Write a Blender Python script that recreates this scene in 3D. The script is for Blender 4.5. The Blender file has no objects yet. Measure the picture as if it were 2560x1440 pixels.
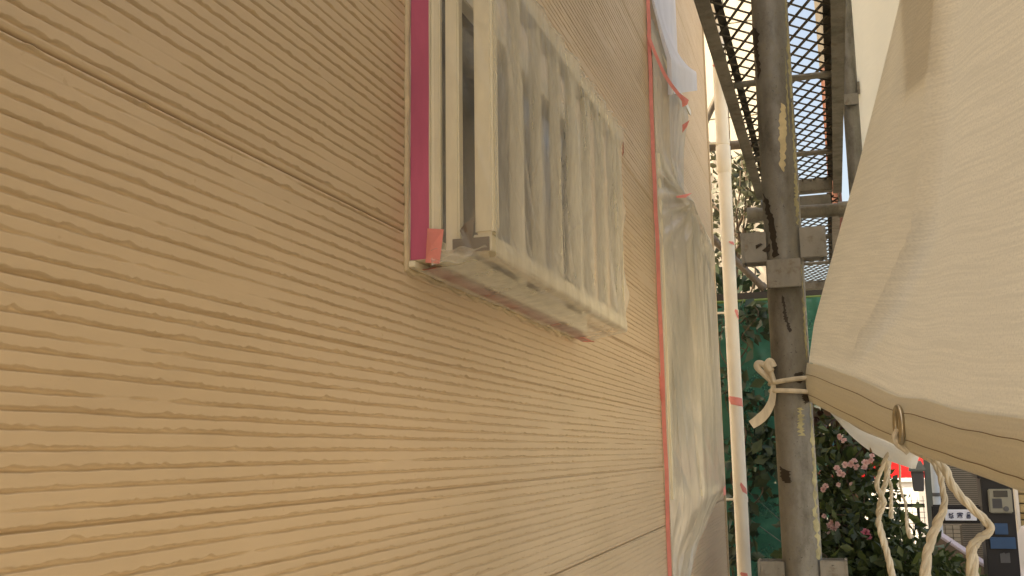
import bpy, bmesh, math, random
import numpy as np
from mathutils import Vector, Matrix

random.seed(7)
rng = np.random.default_rng(7)
scene = bpy.context.scene
COL = scene.collection
R_ = math.radians

# ------------------------------------------------------------------ camera
# world: X away from the house wall, Y along the wall, Z up; the camera stands at the origin, ground at GZ
F = 2520.0
GZ = -1.5
def _n(v): return v / np.linalg.norm(v)
_d = _n(np.array([811.0, 404.0, F]))
_u = np.array([-255.0, -15800.0, F]); _u = _n(_u - _d * (_u @ _d))
RW = np.array([np.cross(_d, _u), _d, _u])
cam_d = bpy.data.cameras.new('camera'); cam = bpy.data.objects.new('camera', cam_d); COL.objects.link(cam)
cam_d.sensor_width = 36.0; cam_d.lens = F / 2560 * 36; cam_d.clip_start = 0.02; cam_d.clip_end = 3000
cam.matrix_world = Matrix([[RW[i][0], -RW[i][1], -RW[i][2], 0] for i in range(3)] + [[0, 0, 0, 1]])
scene.camera = cam

def ray(x, y): return RW @ np.array([x - 1280.0, y - 720.0, F])
def PY(x, y, Y): d = ray(x, y); return Vector(d * (Y / d[1]))
def PX(x, y, X): d = ray(x, y); return Vector(d * (X / d[0]))

# ------------------------------------------------------------------ light
SUN = Vector((-0.50, -0.36, 0.86)).normalized()         # towards the sun: high behind the house
world = bpy.data.worlds.new('World'); scene.world = world; world.use_nodes = True
wn = world.node_tree; wn.nodes.clear()
wo = wn.nodes.new('ShaderNodeOutputWorld'); wb = wn.nodes.new('ShaderNodeBackground')
sk = wn.nodes.new('ShaderNodeTexSky'); sk.sky_type = 'NISHITA'; sk.sun_disc = False; sk.dust_density = 7.0; sk.air_density = 1.0
sk.sun_elevation = math.asin(SUN.z); sk.sun_rotation = math.atan2(SUN.x, SUN.y)
wn.links.new(sk.outputs[0], wb.inputs[0]); wb.inputs[1].default_value = 0.15
wn.links.new(wb.outputs[0], wo.inputs[0])
sl = bpy.data.lights.new('sun', 'SUN'); sl.energy = 4.2; sl.angle = R_(0.5); sl.color = (1.0, 0.93, 0.82)
so = bpy.data.objects.new('sun', sl); COL.objects.link(so)
so.rotation_euler = (-SUN).to_track_quat('-Z', 'Y').to_euler()
vs = scene.view_settings
vs.view_transform = 'Standard'; vs.look = 'None'; vs.gamma = 1.0; vs.exposure = 1.47; vs.use_white_balance = True; vs.white_balance_temperature = 8300; vs.white_balance_tint = 8; vs.use_curve_mapping = False
scene.cycles.max_bounces = 12; scene.cycles.transparent_max_bounces = 16
scene.cycles.diffuse_bounces = 6; scene.cycles.transmission_bounces = 8

# ------------------------------------------------------------------ materials
def new_mat(name):
    m = bpy.data.materials.new(name); m.use_nodes = True
    nt = m.node_tree; nt.nodes.clear()
    return m, nt, nt.nodes.new('ShaderNodeOutputMaterial')
def coords(nt, scale=(1, 1, 1), kind='Object'):
    tc = nt.nodes.new('ShaderNodeTexCoord'); mp = nt.nodes.new('ShaderNodeMapping')
    mp.inputs['Scale'].default_value = scale
    nt.links.new(tc.outputs[kind], mp.inputs[0]); return mp.outputs[0]
def noise(nt, vec, scale, detail=4, rough=0.55):
    n = nt.nodes.new('ShaderNodeTexNoise'); n.inputs['Scale'].default_value = scale
    n.inputs['Detail'].default_value = detail; n.inputs['Roughness'].default_value = rough
    nt.links.new(vec, n.inputs['Vector']); return n.outputs['Fac']
def ramp(nt, fac, stops):
    r = nt.nodes.new('ShaderNodeValToRGB'); e = r.color_ramp.elements
    while len(e) > len(stops): e.remove(e[-1])
    while len(e) < len(stops): e.new(1.0)
    for k, (p, c) in enumerate(stops):
        e[k].position = p; e[k].color = (*c, 1) if len(c) == 3 else c
    nt.links.new(fac, r.inputs[0]); return r.outputs[0]
def mixc(nt, a, b, fac):
    m = nt.nodes.new('ShaderNodeMix'); m.data_type = 'RGBA'
    for s, v in ((m.inputs[6], a), (m.inputs[7], b), (m.inputs[0], fac)):
        if isinstance(v, (tuple, list)): s.default_value = (*v, 1)
        elif isinstance(v, (int, float)): s.default_value = v
        else: nt.links.new(v, s)
    return m.outputs[2]
def bump(nt, h, strength=0.3, dist=0.002):
    b = nt.nodes.new('ShaderNodeBump'); b.inputs['Strength'].default_value = strength
    b.inputs['Distance'].default_value = dist; nt.links.new(h, b.inputs['Height']); return b.outputs[0]
def pmat(name, col, rough=0.6, metal=0.0, var=0.12, vscale=8.0, bump_s=0.15, bscale=200.0, stretch=(1, 1, 1), spec=0.4):
    """principled surface with mottled colour and fine relief"""
    m, nt, out = new_mat(name)
    p = nt.nodes.new('ShaderNodeBsdfPrincipled')
    v = coords(nt, stretch)
    n = noise(nt, v, vscale, 6, 0.6)
    lo = tuple(max(0, c * (1 - var)) for c in col); hi = tuple(min(1, c * (1 + var)) for c in col)
    nt.links.new(ramp(nt, n, [(0.3, lo), (0.7, hi)]), p.inputs['Base Color'])
    p.inputs['Roughness'].default_value = rough; p.inputs['Metallic'].default_value = metal
    p.inputs['Specular IOR Level'].default_value = spec
    if bump_s: nt.links.new(bump(nt, noise(nt, v, bscale, 3), bump_s, 0.001), p.inputs['Normal'])
    nt.links.new(p.outputs[0], out.inputs[0]); return m

M = {}
# siding paint: tan, satin, a little uneven
def siding_mat():
    m, nt, out = new_mat('siding_paint')
    p = nt.nodes.new('ShaderNodeBsdfPrincipled')
    v = coords(nt); vl = coords(nt, (1, 0.25, 1))
    base = ramp(nt, noise(nt, vl, 6, 5), [(0.3, (0.535, 0.41, 0.26)), (0.7, (0.60, 0.465, 0.30))])
    scuff = ramp(nt, noise(nt, coords(nt, (1, 0.12, 1)), 26, 6, 0.7), [(0.50, (0, 0, 0)), (0.72, (1, 1, 1))])
    base = mixc(nt, base, (0.47, 0.36, 0.235), mixc(nt, (0, 0, 0), (0.40, 0.40, 0.40), scuff))
    pale = ramp(nt, noise(nt, v, 2.3, 4, 0.6), [(0.40, (0, 0, 0)), (0.68, (1, 1, 1))])
    base = mixc(nt, base, (0.63, 0.49, 0.33), mixc(nt, (0, 0, 0), (0.5, 0.5, 0.5), pale))
    spots = ramp(nt, noise(nt, v, 90, 3), [(0.70, (0, 0, 0)), (0.76, (1, 1, 1))])
    base = mixc(nt, base, (0.42, 0.28, 0.15), mixc(nt, (0, 0, 0), (0.35, 0.35, 0.35), spots))
    nt.links.new(base, p.inputs['Base Color'])
    p.inputs['Roughness'].default_value = 0.55; p.inputs['Specular IOR Level'].default_value = 0.35
    h = noise(nt, vl, 420, 4, 0.6)
    nt.links.new(bump(nt, h, 0.22, 0.0008), p.inputs['Normal'])
    nt.links.new(p.outputs[0], out.inputs[0]); return m
M['siding'] = siding_mat()
M['caulk'] = pmat('caulk', (0.50, 0.40, 0.25), 0.7, var=0.2, vscale=40)
M['alu'] = pmat('champagne_aluminium', (0.74, 0.68, 0.51), 0.42, 0.15, var=0.06)
M['glass_dark'] = pmat('dark_window_glass', (0.010, 0.009, 0.010), 0.16, 0, var=0.1, bump_s=0)
M['bracket'] = pmat('dark_bracket', (0.13, 0.10, 0.07), 0.6)
M['tape_mag'] = pmat('magenta_tape', (0.48, 0.10, 0.17), 0.55, var=0.14, vscale=25, stretch=(1, 1, 0.3))
M['tape_pink'] = pmat('salmon_tape', (0.74, 0.26, 0.22), 0.6, var=0.12, vscale=25)
M['tape_dull'] = pmat('dull_tape', (0.42, 0.16, 0.11), 0.7)

def film_mat(name, col, op_lo, op_hi, nscale, gloss=0.12, stretch=(1, 1, 0.35), rough=0.3):
    """thin milky plastic sheet: part clear, part scattering, faint gloss"""
    m, nt, out = new_mat(name)
    v = coords(nt, stretch)
    tr = nt.nodes.new('ShaderNodeBsdfTransparent'); tr.inputs[0].default_value = (0.97, 0.965, 0.95, 1)
    df = nt.nodes.new('ShaderNodeBsdfDiffuse'); df.inputs[0].default_value = (*col, 1)
    tl = nt.nodes.new('ShaderNodeBsdfTranslucent'); tl.inputs[0].default_value = (*col, 1)
    gl = nt.nodes.new('ShaderNodeBsdfGlossy'); gl.inputs['Roughness'].default_value = rough
    bn = bump(nt, noise(nt, v, nscale * 3, 5, 0.6), 0.35, 0.004)
    for s in (df, gl, tl): nt.links.new(bn, s.inputs['Normal'])
    m1 = nt.nodes.new('ShaderNodeMixShader'); m1.inputs[0].default_value = 0.3
    nt.links.new(df.outputs[0], m1.inputs[1]); nt.links.new(tl.outputs[0], m1.inputs[2])
    m2 = nt.nodes.new('ShaderNodeMixShader'); m2.inputs[0].default_value = gloss
    nt.links.new(m1.outputs[0], m2.inputs[1]); nt.links.new(gl.outputs[0], m2.inputs[2])
    m3 = nt.nodes.new('ShaderNodeMixShader')
    f = ramp(nt, noise(nt, v, nscale, 5, 0.65), [(0.35, (op_lo,) * 3), (0.65, (op_hi,) * 3)])
    nt.links.new(f, m3.inputs[0]); nt.links.new(tr.outputs[0], m3.inputs[1]); nt.links.new(m2.outputs[0], m3.inputs[2])
    nt.links.new(m3.outputs[0], out.inputs[0]); return m
M['film'] = film_mat('masking_film', (0.92, 0.88, 0.77), 0.28, 0.56, 14, 0.13, (1, 1, 0.3), 0.12)
M['film_clear'] = film_mat('masking_film_clear', (0.84, 0.80, 0.70), 0.04, 0.24, 16)
M['film_milky'] = film_mat('masking_film_milky', (0.83, 0.78, 0.65), 0.46, 0.76, 9, 0.14, (1, 1, 0.2), 0.18)
M['film_blue'] = film_mat('masking_film_fresh', (0.80, 0.81, 0.86), 0.80, 0.93, 9)

def sheet_mat(name, col, trans, streak=1.0, through=0.0):
    """woven scaffold sheet: diffuse on the face, glows when lit from behind"""
    m, nt, out = new_mat(name)
    uvv = coords(nt, (1, 1, 1), 'UV')
    mp = nt.nodes.new('ShaderNodeMapping'); mp.inputs['Scale'].default_value = (7, 300, 1)
    nt.links.new(uvv, mp.inputs[0])
    st = noise(nt, mp.outputs[0], 1.0, 4, 0.7)
    mp2 = nt.nodes.new('ShaderNodeMapping'); mp2.inputs['Scale'].default_value = (420, 420, 1)
    nt.links.new(uvv, mp2.inputs[0]); wv = noise(nt, mp2.outputs[0], 1.0, 2)
    big = noise(nt, uvv, 3.0, 3)
    a = tuple(c * (1 - 0.13 * streak) for c in col)
    c1 = ramp(nt, st, [(0.40, a), (0.60, col)])
    c1 = mixc(nt, c1, tuple(c * 0.80 for c in col), big)
    c1 = mixc(nt, c1, tuple(c * 0.72 for c in col), ramp(nt, wv, [(0.45, (0, 0, 0)), (0.75, (0.6 * streak,) * 3)]))
    df = nt.nodes.new('ShaderNodeBsdfDiffuse'); tl = nt.nodes.new('ShaderNodeBsdfTranslucent')
    nt.links.new(c1, df.inputs[0]); nt.links.new(c1, tl.inputs[0])
    ad = nt.nodes.new('ShaderNodeMath'); ad.operation = 'ADD'
    nt.links.new(st, ad.inputs[0]); nt.links.new(wv, ad.inputs[1])
    bn = bump(nt, ad.outputs[0], 0.25, 0.0015)
    nt.links.new(bn, df.inputs['Normal']); nt.links.new(bn, tl.inputs['Normal'])
    mx = nt.nodes.new('ShaderNodeMixShader'); mx.inputs[0].default_value = trans
    nt.links.new(df.outputs[0], mx.inputs[1]); nt.links.new(tl.outputs[0], mx.inputs[2])
    res = mx.outputs[0]
    if through:
        t = nt.nodes.new('ShaderNodeBsdfTransparent'); m2 = nt.nodes.new('ShaderNodeMixShader')
        m2.inputs[0].default_value = through
        nt.links.new(res, m2.inputs[1]); nt.links.new(t.outputs[0], m2.inputs[2]); res = m2.outputs[0]
    nt.links.new(res, out.inputs[0]); return m
M['sheet'] = sheet_mat('woven_sheet', (0.88, 0.81, 0.66), 0.52, 1.5)
M['sheet_under'] = sheet_mat('woven_sheet_under', (0.88, 0.81, 0.66), 0.52, 1.0, 0.72)
M['sheet_far'] = sheet_mat('woven_sheet_far', (0.91, 0.86, 0.70), 0.66, 0.4)
M['hem'] = sheet_mat('canvas_hem', (0.88, 0.82, 0.67), 0.34, 0.7)
M['hem_white'] = sheet_mat('white_hem', (0.94, 0.93, 0.87), 0.60, 0.3)
M['patch'] = sheet_mat('back_patch', (0.70, 0.62, 0.50), 0.35, 1.0, 0.35)
M['thread'] = pmat('brown_thread', (0.26, 0.18, 0.10), 0.8)
M['cord'] = pmat('cotton_cord', (0.60, 0.54, 0.42), 0.85, var=0.25, vscale=60, bump_s=0.7, bscale=260, stretch=(1, 1, 0.4))
M['brass'] = pmat('grommet_metal', (0.42, 0.36, 0.26), 0.3, 0.9)

def steel_mat(name, col, dark, rust, amount=0.5, metal=0.2, scale=16):
    """weathered galvanised steel: grey zinc, grime and old paint flecks"""
    m, nt, out = new_mat(name)
    p = nt.nodes.new('ShaderNodeBsdfPrincipled')
    v = coords(nt, (1, 1, 0.45)); v2 = coords(nt)
    n1 = noise(nt, v, scale, 8, 0.68); n2 = noise(nt, v2, scale * 3.4, 6, 0.7); n3 = noise(nt, v2, scale * 9, 4, 0.7)
    c = ramp(nt, n1, [(0.32, dark), (0.5, col), (0.72, tuple(min(1, x * 1.28) for x in col))])
    c = mixc(nt, c, rust, mixc(nt, (0, 0, 0), (amount,) * 3, ramp(nt, n2, [(0.55, (0, 0, 0)), (0.66, (1, 1, 1))])))
    c = mixc(nt, c, tuple(x * 0.35 for x in dark), mixc(nt, (0, 0, 0), (0.75,) * 3, ramp(nt, n3, [(0.64, (0, 0, 0)), (0.70, (1, 1, 1))])))
    nt.links.new(c, p.inputs['Base Color'])
    p.inputs['Metallic'].default_value = metal
    nt.links.new(ramp(nt, n2, [(0.3, (0.42,) * 3), (0.7, (0.72,) * 3)]), p.inputs['Roughness'])
    nt.links.new(bump(nt, n3, 0.35, 0.001), p.inputs['Normal'])
    nt.links.new(p.outputs[0], out.inputs[0]); return m
M['pole'] = steel_mat('galvanised_pole', (0.205, 0.20, 0.178), (0.115, 0.107, 0.09), (0.25, 0.235, 0.165), 0.4, 0.55, 30)
M['plate'] = steel_mat('galvanised_plate', (0.23, 0.22, 0.19), (0.14, 0.13, 0.105), (0.14, 0.10, 0.06), 0.5)
M['rail'] = steel_mat('platform_rail', (0.215, 0.20, 0.16), (0.12, 0.11, 0.08), (0.17, 0.11, 0.06), 0.5)
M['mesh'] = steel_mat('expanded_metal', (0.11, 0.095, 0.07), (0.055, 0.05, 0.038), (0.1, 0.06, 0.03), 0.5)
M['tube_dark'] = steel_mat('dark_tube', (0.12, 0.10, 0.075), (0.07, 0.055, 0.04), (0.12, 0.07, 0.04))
M['drip_dark'] = pmat('dark_paint_drip', (0.030, 0.022, 0.014), 0.5, var=0.3)
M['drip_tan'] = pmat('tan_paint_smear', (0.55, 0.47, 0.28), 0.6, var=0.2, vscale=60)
M['streak_olive'] = pmat('olive_streak', (0.33, 0.30, 0.16), 0.55, var=0.35, vscale=70)
M['pvc'] = pmat('white_pipe', (0.82, 0.76, 0.62), 0.42, var=0.10, vscale=14, bump_s=0.3, bscale=60, stretch=(1, 1, 0.3))
M['plaster_white'] = pmat('white_house_wall', (0.72, 0.69, 0.62), 0.8, var=0.05)
M['bark'] = pmat('bark', (0.09, 0.065, 0.045), 0.9, var=0.3, vscale=30, bump_s=0.6, bscale=80)

def leaf_mat(name, cols, trans=0.3, rough=0.45):
    m, nt, out = new_mat(name)
    at = nt.nodes.new('ShaderNodeAttribute'); at.attribute_name = 'tint'
    c = ramp(nt, at.outputs['Fac'], [(k / (len(cols) - 1), q) for k, q in enumerate(cols)])
    p = nt.nodes.new('ShaderNodeBsdfPrincipled'); p.inputs['Roughness'].default_value = rough
    t = nt.nodes.new('ShaderNodeBsdfTranslucent')
    nt.links.new(c, p.inputs['Base Color']); nt.links.new(c, t.inputs[0])
    mx = nt.nodes.new('ShaderNodeMixShader'); mx.inputs[0].default_value = trans
    nt.links.new(p.outputs[0], mx.inputs[1]); nt.links.new(t.outputs[0], mx.inputs[2])
    nt.links.new(mx.outputs[0], out.inputs[0]); return m
M['leaf'] = leaf_mat('rose_leaf', [(0.02, 0.035, 0.012), (0.045, 0.07, 0.02), (0.10, 0.13, 0.035)])
M['leaf_dark'] = leaf_mat('shrub_leaf', [(0.014, 0.03, 0.016), (0.03, 0.055, 0.026), (0.06, 0.09, 0.04)], 0.2)
M['leaf_grey'] = leaf_mat('tree_leaf', [(0.03, 0.04, 0.02), (0.06, 0.065, 0.035), (0.11, 0.11, 0.06)], 0.25)
M['leaf_red'] = leaf_mat('bronze_leaf', [(0.05, 0.02, 0.012), (0.09, 0.045, 0.02), (0.06, 0.07, 0.025)], 0.3)
M['petal'] = leaf_mat('rose_petal', [(0.66, 0.32, 0.32), (0.74, 0.48, 0.44), (0.78, 0.62, 0.57)], 0.35, 0.6)
M['petal_hot'] = leaf_mat('hot_pink_petal', [(0.55, 0.08, 0.16), (0.70, 0.18, 0.28), (0.75, 0.32, 0.38)], 0.3, 0.6)

# ------------------------------------------------------------------ object helpers
def link(o, parent=None):
    COL.objects.link(o)
    if parent is not None: o.parent = parent
    return o
def tag(o, label, cat, group=None):
    o['label'] = label; o['category'] = cat
    if group: o['group'] = group
    return o
def thing(name, label, cat, group=None):
    return tag(link(bpy.data.objects.new(name, None)), label, cat, group)
def raw(name, verts, faces, mat, parent=None, smooth=False):
    me = bpy.data.meshes.new(name); me.from_pydata([tuple(v) for v in verts], [], faces); me.update()
    if mat: me.materials.append(M[mat])
    if smooth: me.shade_smooth()
    return link(bpy.data.objects.new(name, me), parent)
class MB:
    """collects simple solids into one mesh"""
    def __init__(s): s.v = []; s.f = []
    def add(s, vs, fs):
        o = len(s.v); s.v += [Vector(v) for v in vs]; s.f += [tuple(i + o for i in q) for q in fs]; return s
    def box(s, x0, x1, y0, y1, z0, z1):
        return s.add([(x0, y0, z0), (x1, y0, z0), (x1, y1, z0), (x0, y1, z0), (x0, y0, z1), (x1, y0, z1), (x1, y1, z1), (x0, y1, z1)],
                     [(0, 3, 2, 1), (4, 5, 6, 7), (0, 1, 5, 4), (1, 2, 6, 5), (2, 3, 7, 6), (3, 0, 4, 7)])
    def bar(s, a, b, w, h, up=(0, 0, 1)):
        a, b = Vector(a), Vector(b); d = (b - a).normalized(); up = Vector(up)
        if abs(d.dot(up)) > 0.98: up = Vector((0, 1, 0))
        x = d.cross(up).normalized() * w / 2; y = x.cross(d).normalized() * h / 2
        vs = [p + i * x + j * y for p in (a, b) for i, j in ((-1, -1), (1, -1), (1, 1), (-1, 1))]
        return s.add(vs, [(0, 1, 2, 3), (7, 6, 5, 4), (0, 4, 5, 1), (1, 5, 6, 2), (2, 6, 7, 3), (3, 7, 4, 0)])
    def tube(s, pts, r, n=16, cap=True):
        pts = [Vector(p) for p in pts]; rs = r if isinstance(r, (list, tuple)) else [r] * len(pts)
        o = len(s.v); ref = None; N = len(pts)
        for i, p in enumerate(pts):
            d = (pts[min(i + 1, N - 1)] - pts[max(i - 1, 0)]).normalized()
            if ref is None: ref = d.orthogonal().normalized()
            ref = (ref - d * ref.dot(d)).normalized(); b = d.cross(ref)
            for k in range(n):
                t = 2 * math.pi * k / n; s.v.append(p + (ref * math.cos(t) + b * math.sin(t)) * rs[i])
        for i in range(N - 1):
            for k in range(n):
                k2 = (k + 1) % n; s.f.append((o + i * n + k, o + i * n + k2, o + (i + 1) * n + k2, o + (i + 1) * n + k))
        if cap:
            s.f.append(tuple(o + k for k in range(n))[::-1]); s.f.append(tuple(o + (N - 1) * n + k for k in range(n)))
        return s
    def build(s, name, mat, parent=None, smooth=False, bevel=0.0):
        o = raw(name, s.v, s.f, mat, parent)
        bm = bmesh.new(); bm.from_mesh(o.data)
        bmesh.ops.recalc_face_normals(bm, faces=bm.faces)
        if bevel:
            bmesh.ops.bevel(bm, geom=[e for e in bm.edges if e.calc_face_angle(0) > 0.6], offset=bevel, segments=2, affect='EDGES', clamp_overlap=True)
        bm.to_mesh(o.data); bm.free()
        if smooth:
            o.data.shade_smooth(); o.data.set_sharp_from_angle(angle=R_(40))
        return o
def box(name, b, mat, parent=None, bevel=0.0): return MB().box(*b).build(name, mat, parent, bevel=bevel)
def spline(pts, n):
    """Catmull-Rom through the points"""
    pts = [Vector(p) for p in pts]; out = []
    for i in range(len(pts) - 1):
        p0, p1, p2, p3 = pts[max(i - 1, 0)], pts[i], pts[i + 1], pts[min(i + 2, len(pts) - 1)]
        for k in range(n):
            t = k / n
            out.append(0.5 * ((2 * p1) + (p2 - p0) * t + (2 * p0 - 5 * p1 + 4 * p2 - p3) * t * t + (3 * p1 - p0 - 3 * p2 + p3) * t ** 3))
    out.append(pts[-1]); return out
def grid(name, P, mat, parent=None, smooth=True, uv=True, closed_uv=None):
    """P: array (rows, cols, 3) -> one sheet"""
    P = np.asarray(P, float); r, c, _ = P.shape
    idx = np.arange(r * c).reshape(r, c)
    q = np.stack([idx[:-1, :-1], idx[:-1, 1:], idx[1:, 1:], idx[1:, :-1]], -1).reshape(-1, 4)
    me = bpy.data.meshes.new(name)
    me.vertices.add(r * c); me.vertices.foreach_set('co', P.reshape(-1))
    me.loops.add(q.size); me.loops.foreach_set('vertex_index', q.reshape(-1).astype(np.int32))
    me.polygons.add(len(q)); me.polygons.foreach_set('loop_start', np.arange(0, q.size, 4, dtype=np.int32))
    me.update(calc_edges=True); me.validate()
    if uv:
        dv = np.concatenate([[0], np.cumsum(np.linalg.norm(np.diff(P[:, c // 2], axis=0), axis=1))])
        du = np.concatenate([[0], np.cumsum(np.linalg.norm(np.diff(P[r // 2], axis=0), axis=1))])
        U, V = np.meshgrid(du, dv); l = me.uv_layers.new(name='uv')
        l.data.foreach_set('uv', np.stack([U.reshape(-1)[q.reshape(-1)], V.reshape(-1)[q.reshape(-1)]], -1).reshape(-1))
    me.materials.append(M[mat])
    if smooth: me.shade_smooth()
    return link(bpy.data.objects.new(name, me), parent)
def smooth_noise(n, k, r=None):
    """1-D noise: n samples, k control points"""
    r = r or rng; xs = np.linspace(0, 1, max(2, int(k))); return np.interp(np.linspace(0, 1, n), xs, r.standard_normal(len(xs)))
def ridges(U, V, n, amp, width, ang, spread, seed, length=0.5):
    """random straight creases on a (U,V) domain of metres"""
    r = np.random.default_rng(seed); H = np.zeros_like(U)
    for _ in range(n):
        u0 = r.uniform(U.min(), U.max()); v0 = r.uniform(V.min(), V.max()); a = ang + r.normal() * spread
        w = width * r.uniform(0.5, 1.7); L = length * r.uniform(0.4, 1.3)
        d = (U - u0) * math.cos(a) + (V - v0) * math.sin(a); e = -(U - u0) * math.sin(a) + (V - v0) * math.cos(a)
        e = e + 0.12 * w * np.sin(d / w * 1.3)
        H += amp * r.uniform(-0.8, 1.0) * np.exp(-np.abs(e) / w) * np.exp(-(d / L) ** 2)
    return H
def leaves(name, centers, size, mat, parent=None, seed=1, droop=0.25, aspect=0.55):
    """one mesh of many folded leaf blades (each: 4 points, 2 faces)"""
    r = np.random.default_rng(seed); C = np.asarray(centers); n = len(C)
    a = r.standard_normal((n, 3)); a[:, 2] -= droop; a /= np.linalg.norm(a, axis=1)[:, None]
    b = r.standard_normal((n, 3)); b -= a * (a * b).sum(1)[:, None]; b /= np.linalg.norm(b, axis=1)[:, None]
    c = np.cross(a, b); s = size * r.uniform(0.55, 1.35, n)[:, None]
    V = np.stack([C, C + a * s * 0.5 + b * s * aspect * 0.5 + c * s * 0.1, C + a * s, C + a * s * 0.5 - b * s * aspect * 0.5 + c * s * 0.1], 1).reshape(-1, 3)
    i = np.arange(n)[:, None] * 4
    fs = np.concatenate([i + [0, 1, 2], i + [0, 2, 3]], 1).reshape(-1, 3)
    me = bpy.data.meshes.new(name); me.vertices.add(len(V)); me.vertices.foreach_set('co', V.reshape(-1))
    me.loops.add(fs.size); me.loops.foreach_set('vertex_index', fs.reshape(-1).astype(np.int32))
    me.polygons.add(len(fs)); me.polygons.foreach_set('loop_start', np.arange(0, fs.size, 3, dtype=np.int32))
    me.update(calc_edges=True)
    at = me.attributes.new('tint', 'FLOAT', 'POINT'); at.data.foreach_set('value', np.repeat(r.uniform(0, 1, n), 4).astype(np.float32))
    me.materials.append(M[mat])
    return link(bpy.data.objects.new(name, me), parent)
def blob_points(blobs, n, seed, shell=0.35):
    """points spread through ellipsoids (cx,cy,cz,rx,ry,rz)"""
    r = np.random.default_rng(seed); vol = np.array([b[3] * b[4] * b[5] for b in blobs]) ** 0.75; vol /= vol.sum(); out = []
    for b, w in zip(blobs, vol):
        k = max(3, int(n * w)); d = r.standard_normal((k, 3)); d /= np.linalg.norm(d, axis=1)[:, None]
        out.append(np.array(b[:3]) + d * (r.uniform(0, 1, k) ** shell)[:, None] * np.array(b[3:]))
    return np.concatenate(out)

# ================================================================== THE SETTING
g = raw('ground', [(-400, -400, GZ), (400, -400, GZ), (400, 900, GZ), (-400, 900, GZ)], [(0, 1, 2, 3)], None)
M['ground'] = pmat('pale_concrete_and_soil', (0.34, 0.31, 0.26), 0.9, var=0.25, vscale=3, bump_s=0.5, bscale=40)
g.data.materials.append(M['ground']); g['kind'] = 'structure'
M['asphalt'] = pmat('asphalt', (0.16, 0.155, 0.15), 0.9, var=0.2, vscale=20, bump_s=0.5, bscale=90)
rd = raw('road', [(-60, 9.2, GZ + .006), (60, 9.2, GZ + .006), (60, 13.5, GZ + .006), (-60, 13.5, GZ + .006)], [(0, 1, 2, 3)], 'asphalt')
rd['kind'] = 'structure'

# ------------------------------------------------------------------ the house: siding boards
WX, WEND = -0.46, 4.37
BH = 0.455; JOINT = 0.256
house = thing('house', 'tan painted house with combed horizontal siding filling the left of the view', 'house')
def siding_board(z0, y_start, k_col, seed):
    """one board: combed grooves with ragged upper lips, three groups of thirteen"""
    r = np.random.default_rng(seed)
    n = int(math.log(WEND / y_start) / k_col)
    Y = y_start * np.exp(np.linspace(0, math.log(WEND / y_start), n)); Y[-1] = WEND
    Y = np.concatenate([[-3.2, -2.2, -1.2, -0.5, y_start * 0.5 - 0.05], Y]); n = len(Y)
    def n1(step):                                             # noise along Y with a feature length in metres
        k = int((WEND + 3.2) / step) + 2; return np.interp(Y, np.linspace(-3.2, WEND, k), r.standard_normal(k))
    rows_z, rows_x = [], []
    top = z0 + BH - 0.0012; pitch = BH / 39
    rows_z.append(np.full(n, z0 + 0.0006)); rows_x.append(np.full(n, WX - 0.008))
    rows_z.append(np.full(n, z0 + 0.0010)); rows_x.append(np.full(n, WX - 0.0012))
    rows_z.append(np.full(n, z0 + 0.0024)); rows_x.append(np.full(n, WX))
    for g_ in range(39):
        zc = z0 + (g_ + 0.42 + r.normal() * 0.035) * pitch + 0.0028
        if g_ == 38: zc -= 0.001
        last = (g_ % 13 == 0) and g_ > 0                        # straight false joint
        wob = n1(0.05) * 0.00022 + n1(0.30) * 0.00022
        fade = np.clip(n1(0.16) * 0.50 + 1.02 + n1(0.015) * 0.14, 0.0, 1.0)
        fade = np.where(fade < 0.25, 0.06, fade)
        if last: fade = np.maximum(fade, 0.9)
        rag = np.abs(n1(0.010)) * 0.0010 + np.abs(n1(0.004)) * 0.0006 - 0.0004
        dep = 0.0031 * fade * (1 + 0.15 * n1(0.02)); half = 0.00108 * (0.35 + 0.65 * fade)
        lo = zc - half * 1.0 + wob - np.abs(n1(0.014)) * 0.0003; hi = zc + half + wob + rag * fade
        if last: lo = np.full(n, zc - 0.0018); dep = dep + 0.0022; hi = hi + 0.0004
        soft = n1(0.05) * 0.00012
        rows_z += [lo - 0.0012, lo - 0.0004, lo + 0.0003, np.maximum(hi - 0.0003, lo + 0.0006), np.maximum(hi + 0.0003, lo + 0.0012), np.maximum(hi + 0.0011, lo + 0.0020)]
        rows_x += [WX + soft, WX + soft, WX - dep, WX - dep * 0.9, WX + soft, WX + soft]
    rows_z.append(np.full(n, top - 0.0006)); rows_x.append(np.full(n, WX - 0.0004))
    rows_z.append(np.full(n, top)); rows_x.append(np.full(n, WX - 0.008))
    Z = np.maximum.accumulate(np.array(rows_z), axis=0); Z = np.minimum(Z, top); X = np.array(rows_x)
    P = np.stack([X, np.broadcast_to(Y, Z.shape), Z], -1)
    return grid('siding_board', P, 'siding', house, uv=False)
for k in range(-3, 9):
    z0 = JOINT + BH * k
    if k == -1: siding_board(z0, 0.43, 0.0042, 10 + k)
    elif k == 0: siding_board(z0, 0.43, 0.0048, 20)
    elif k == -2: siding_board(z0, 0.9, 0.006, 31)
    elif k <= 4: siding_board(z0, 1.2, 0.008, 40 + k)
    else: siding_board(z0, 2.5, 0.02, 50 + k)
box('wall_core', (-0.62, WX - 0.0085, -3.2, WEND - 0.002, GZ, 4.6), 'caulk', house)
M['siding_plain'] = M['siding']
box('corner_trim', (WX - 0.02, WX + 0.006, WEND + 0.001, WEND + 0.022, GZ + 0.02, 4.5), 'siding', house, 0.002)
box('end_wall', (-5.0, WX - 0.021, WEND, WEND + 0.02, GZ, 4.6), 'siding', house)
box('foundation', (WX - 0.006, WX + 0.004, -3.2, WEND, GZ, JOINT - 3 * BH - 0.004), 'caulk', house)

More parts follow.
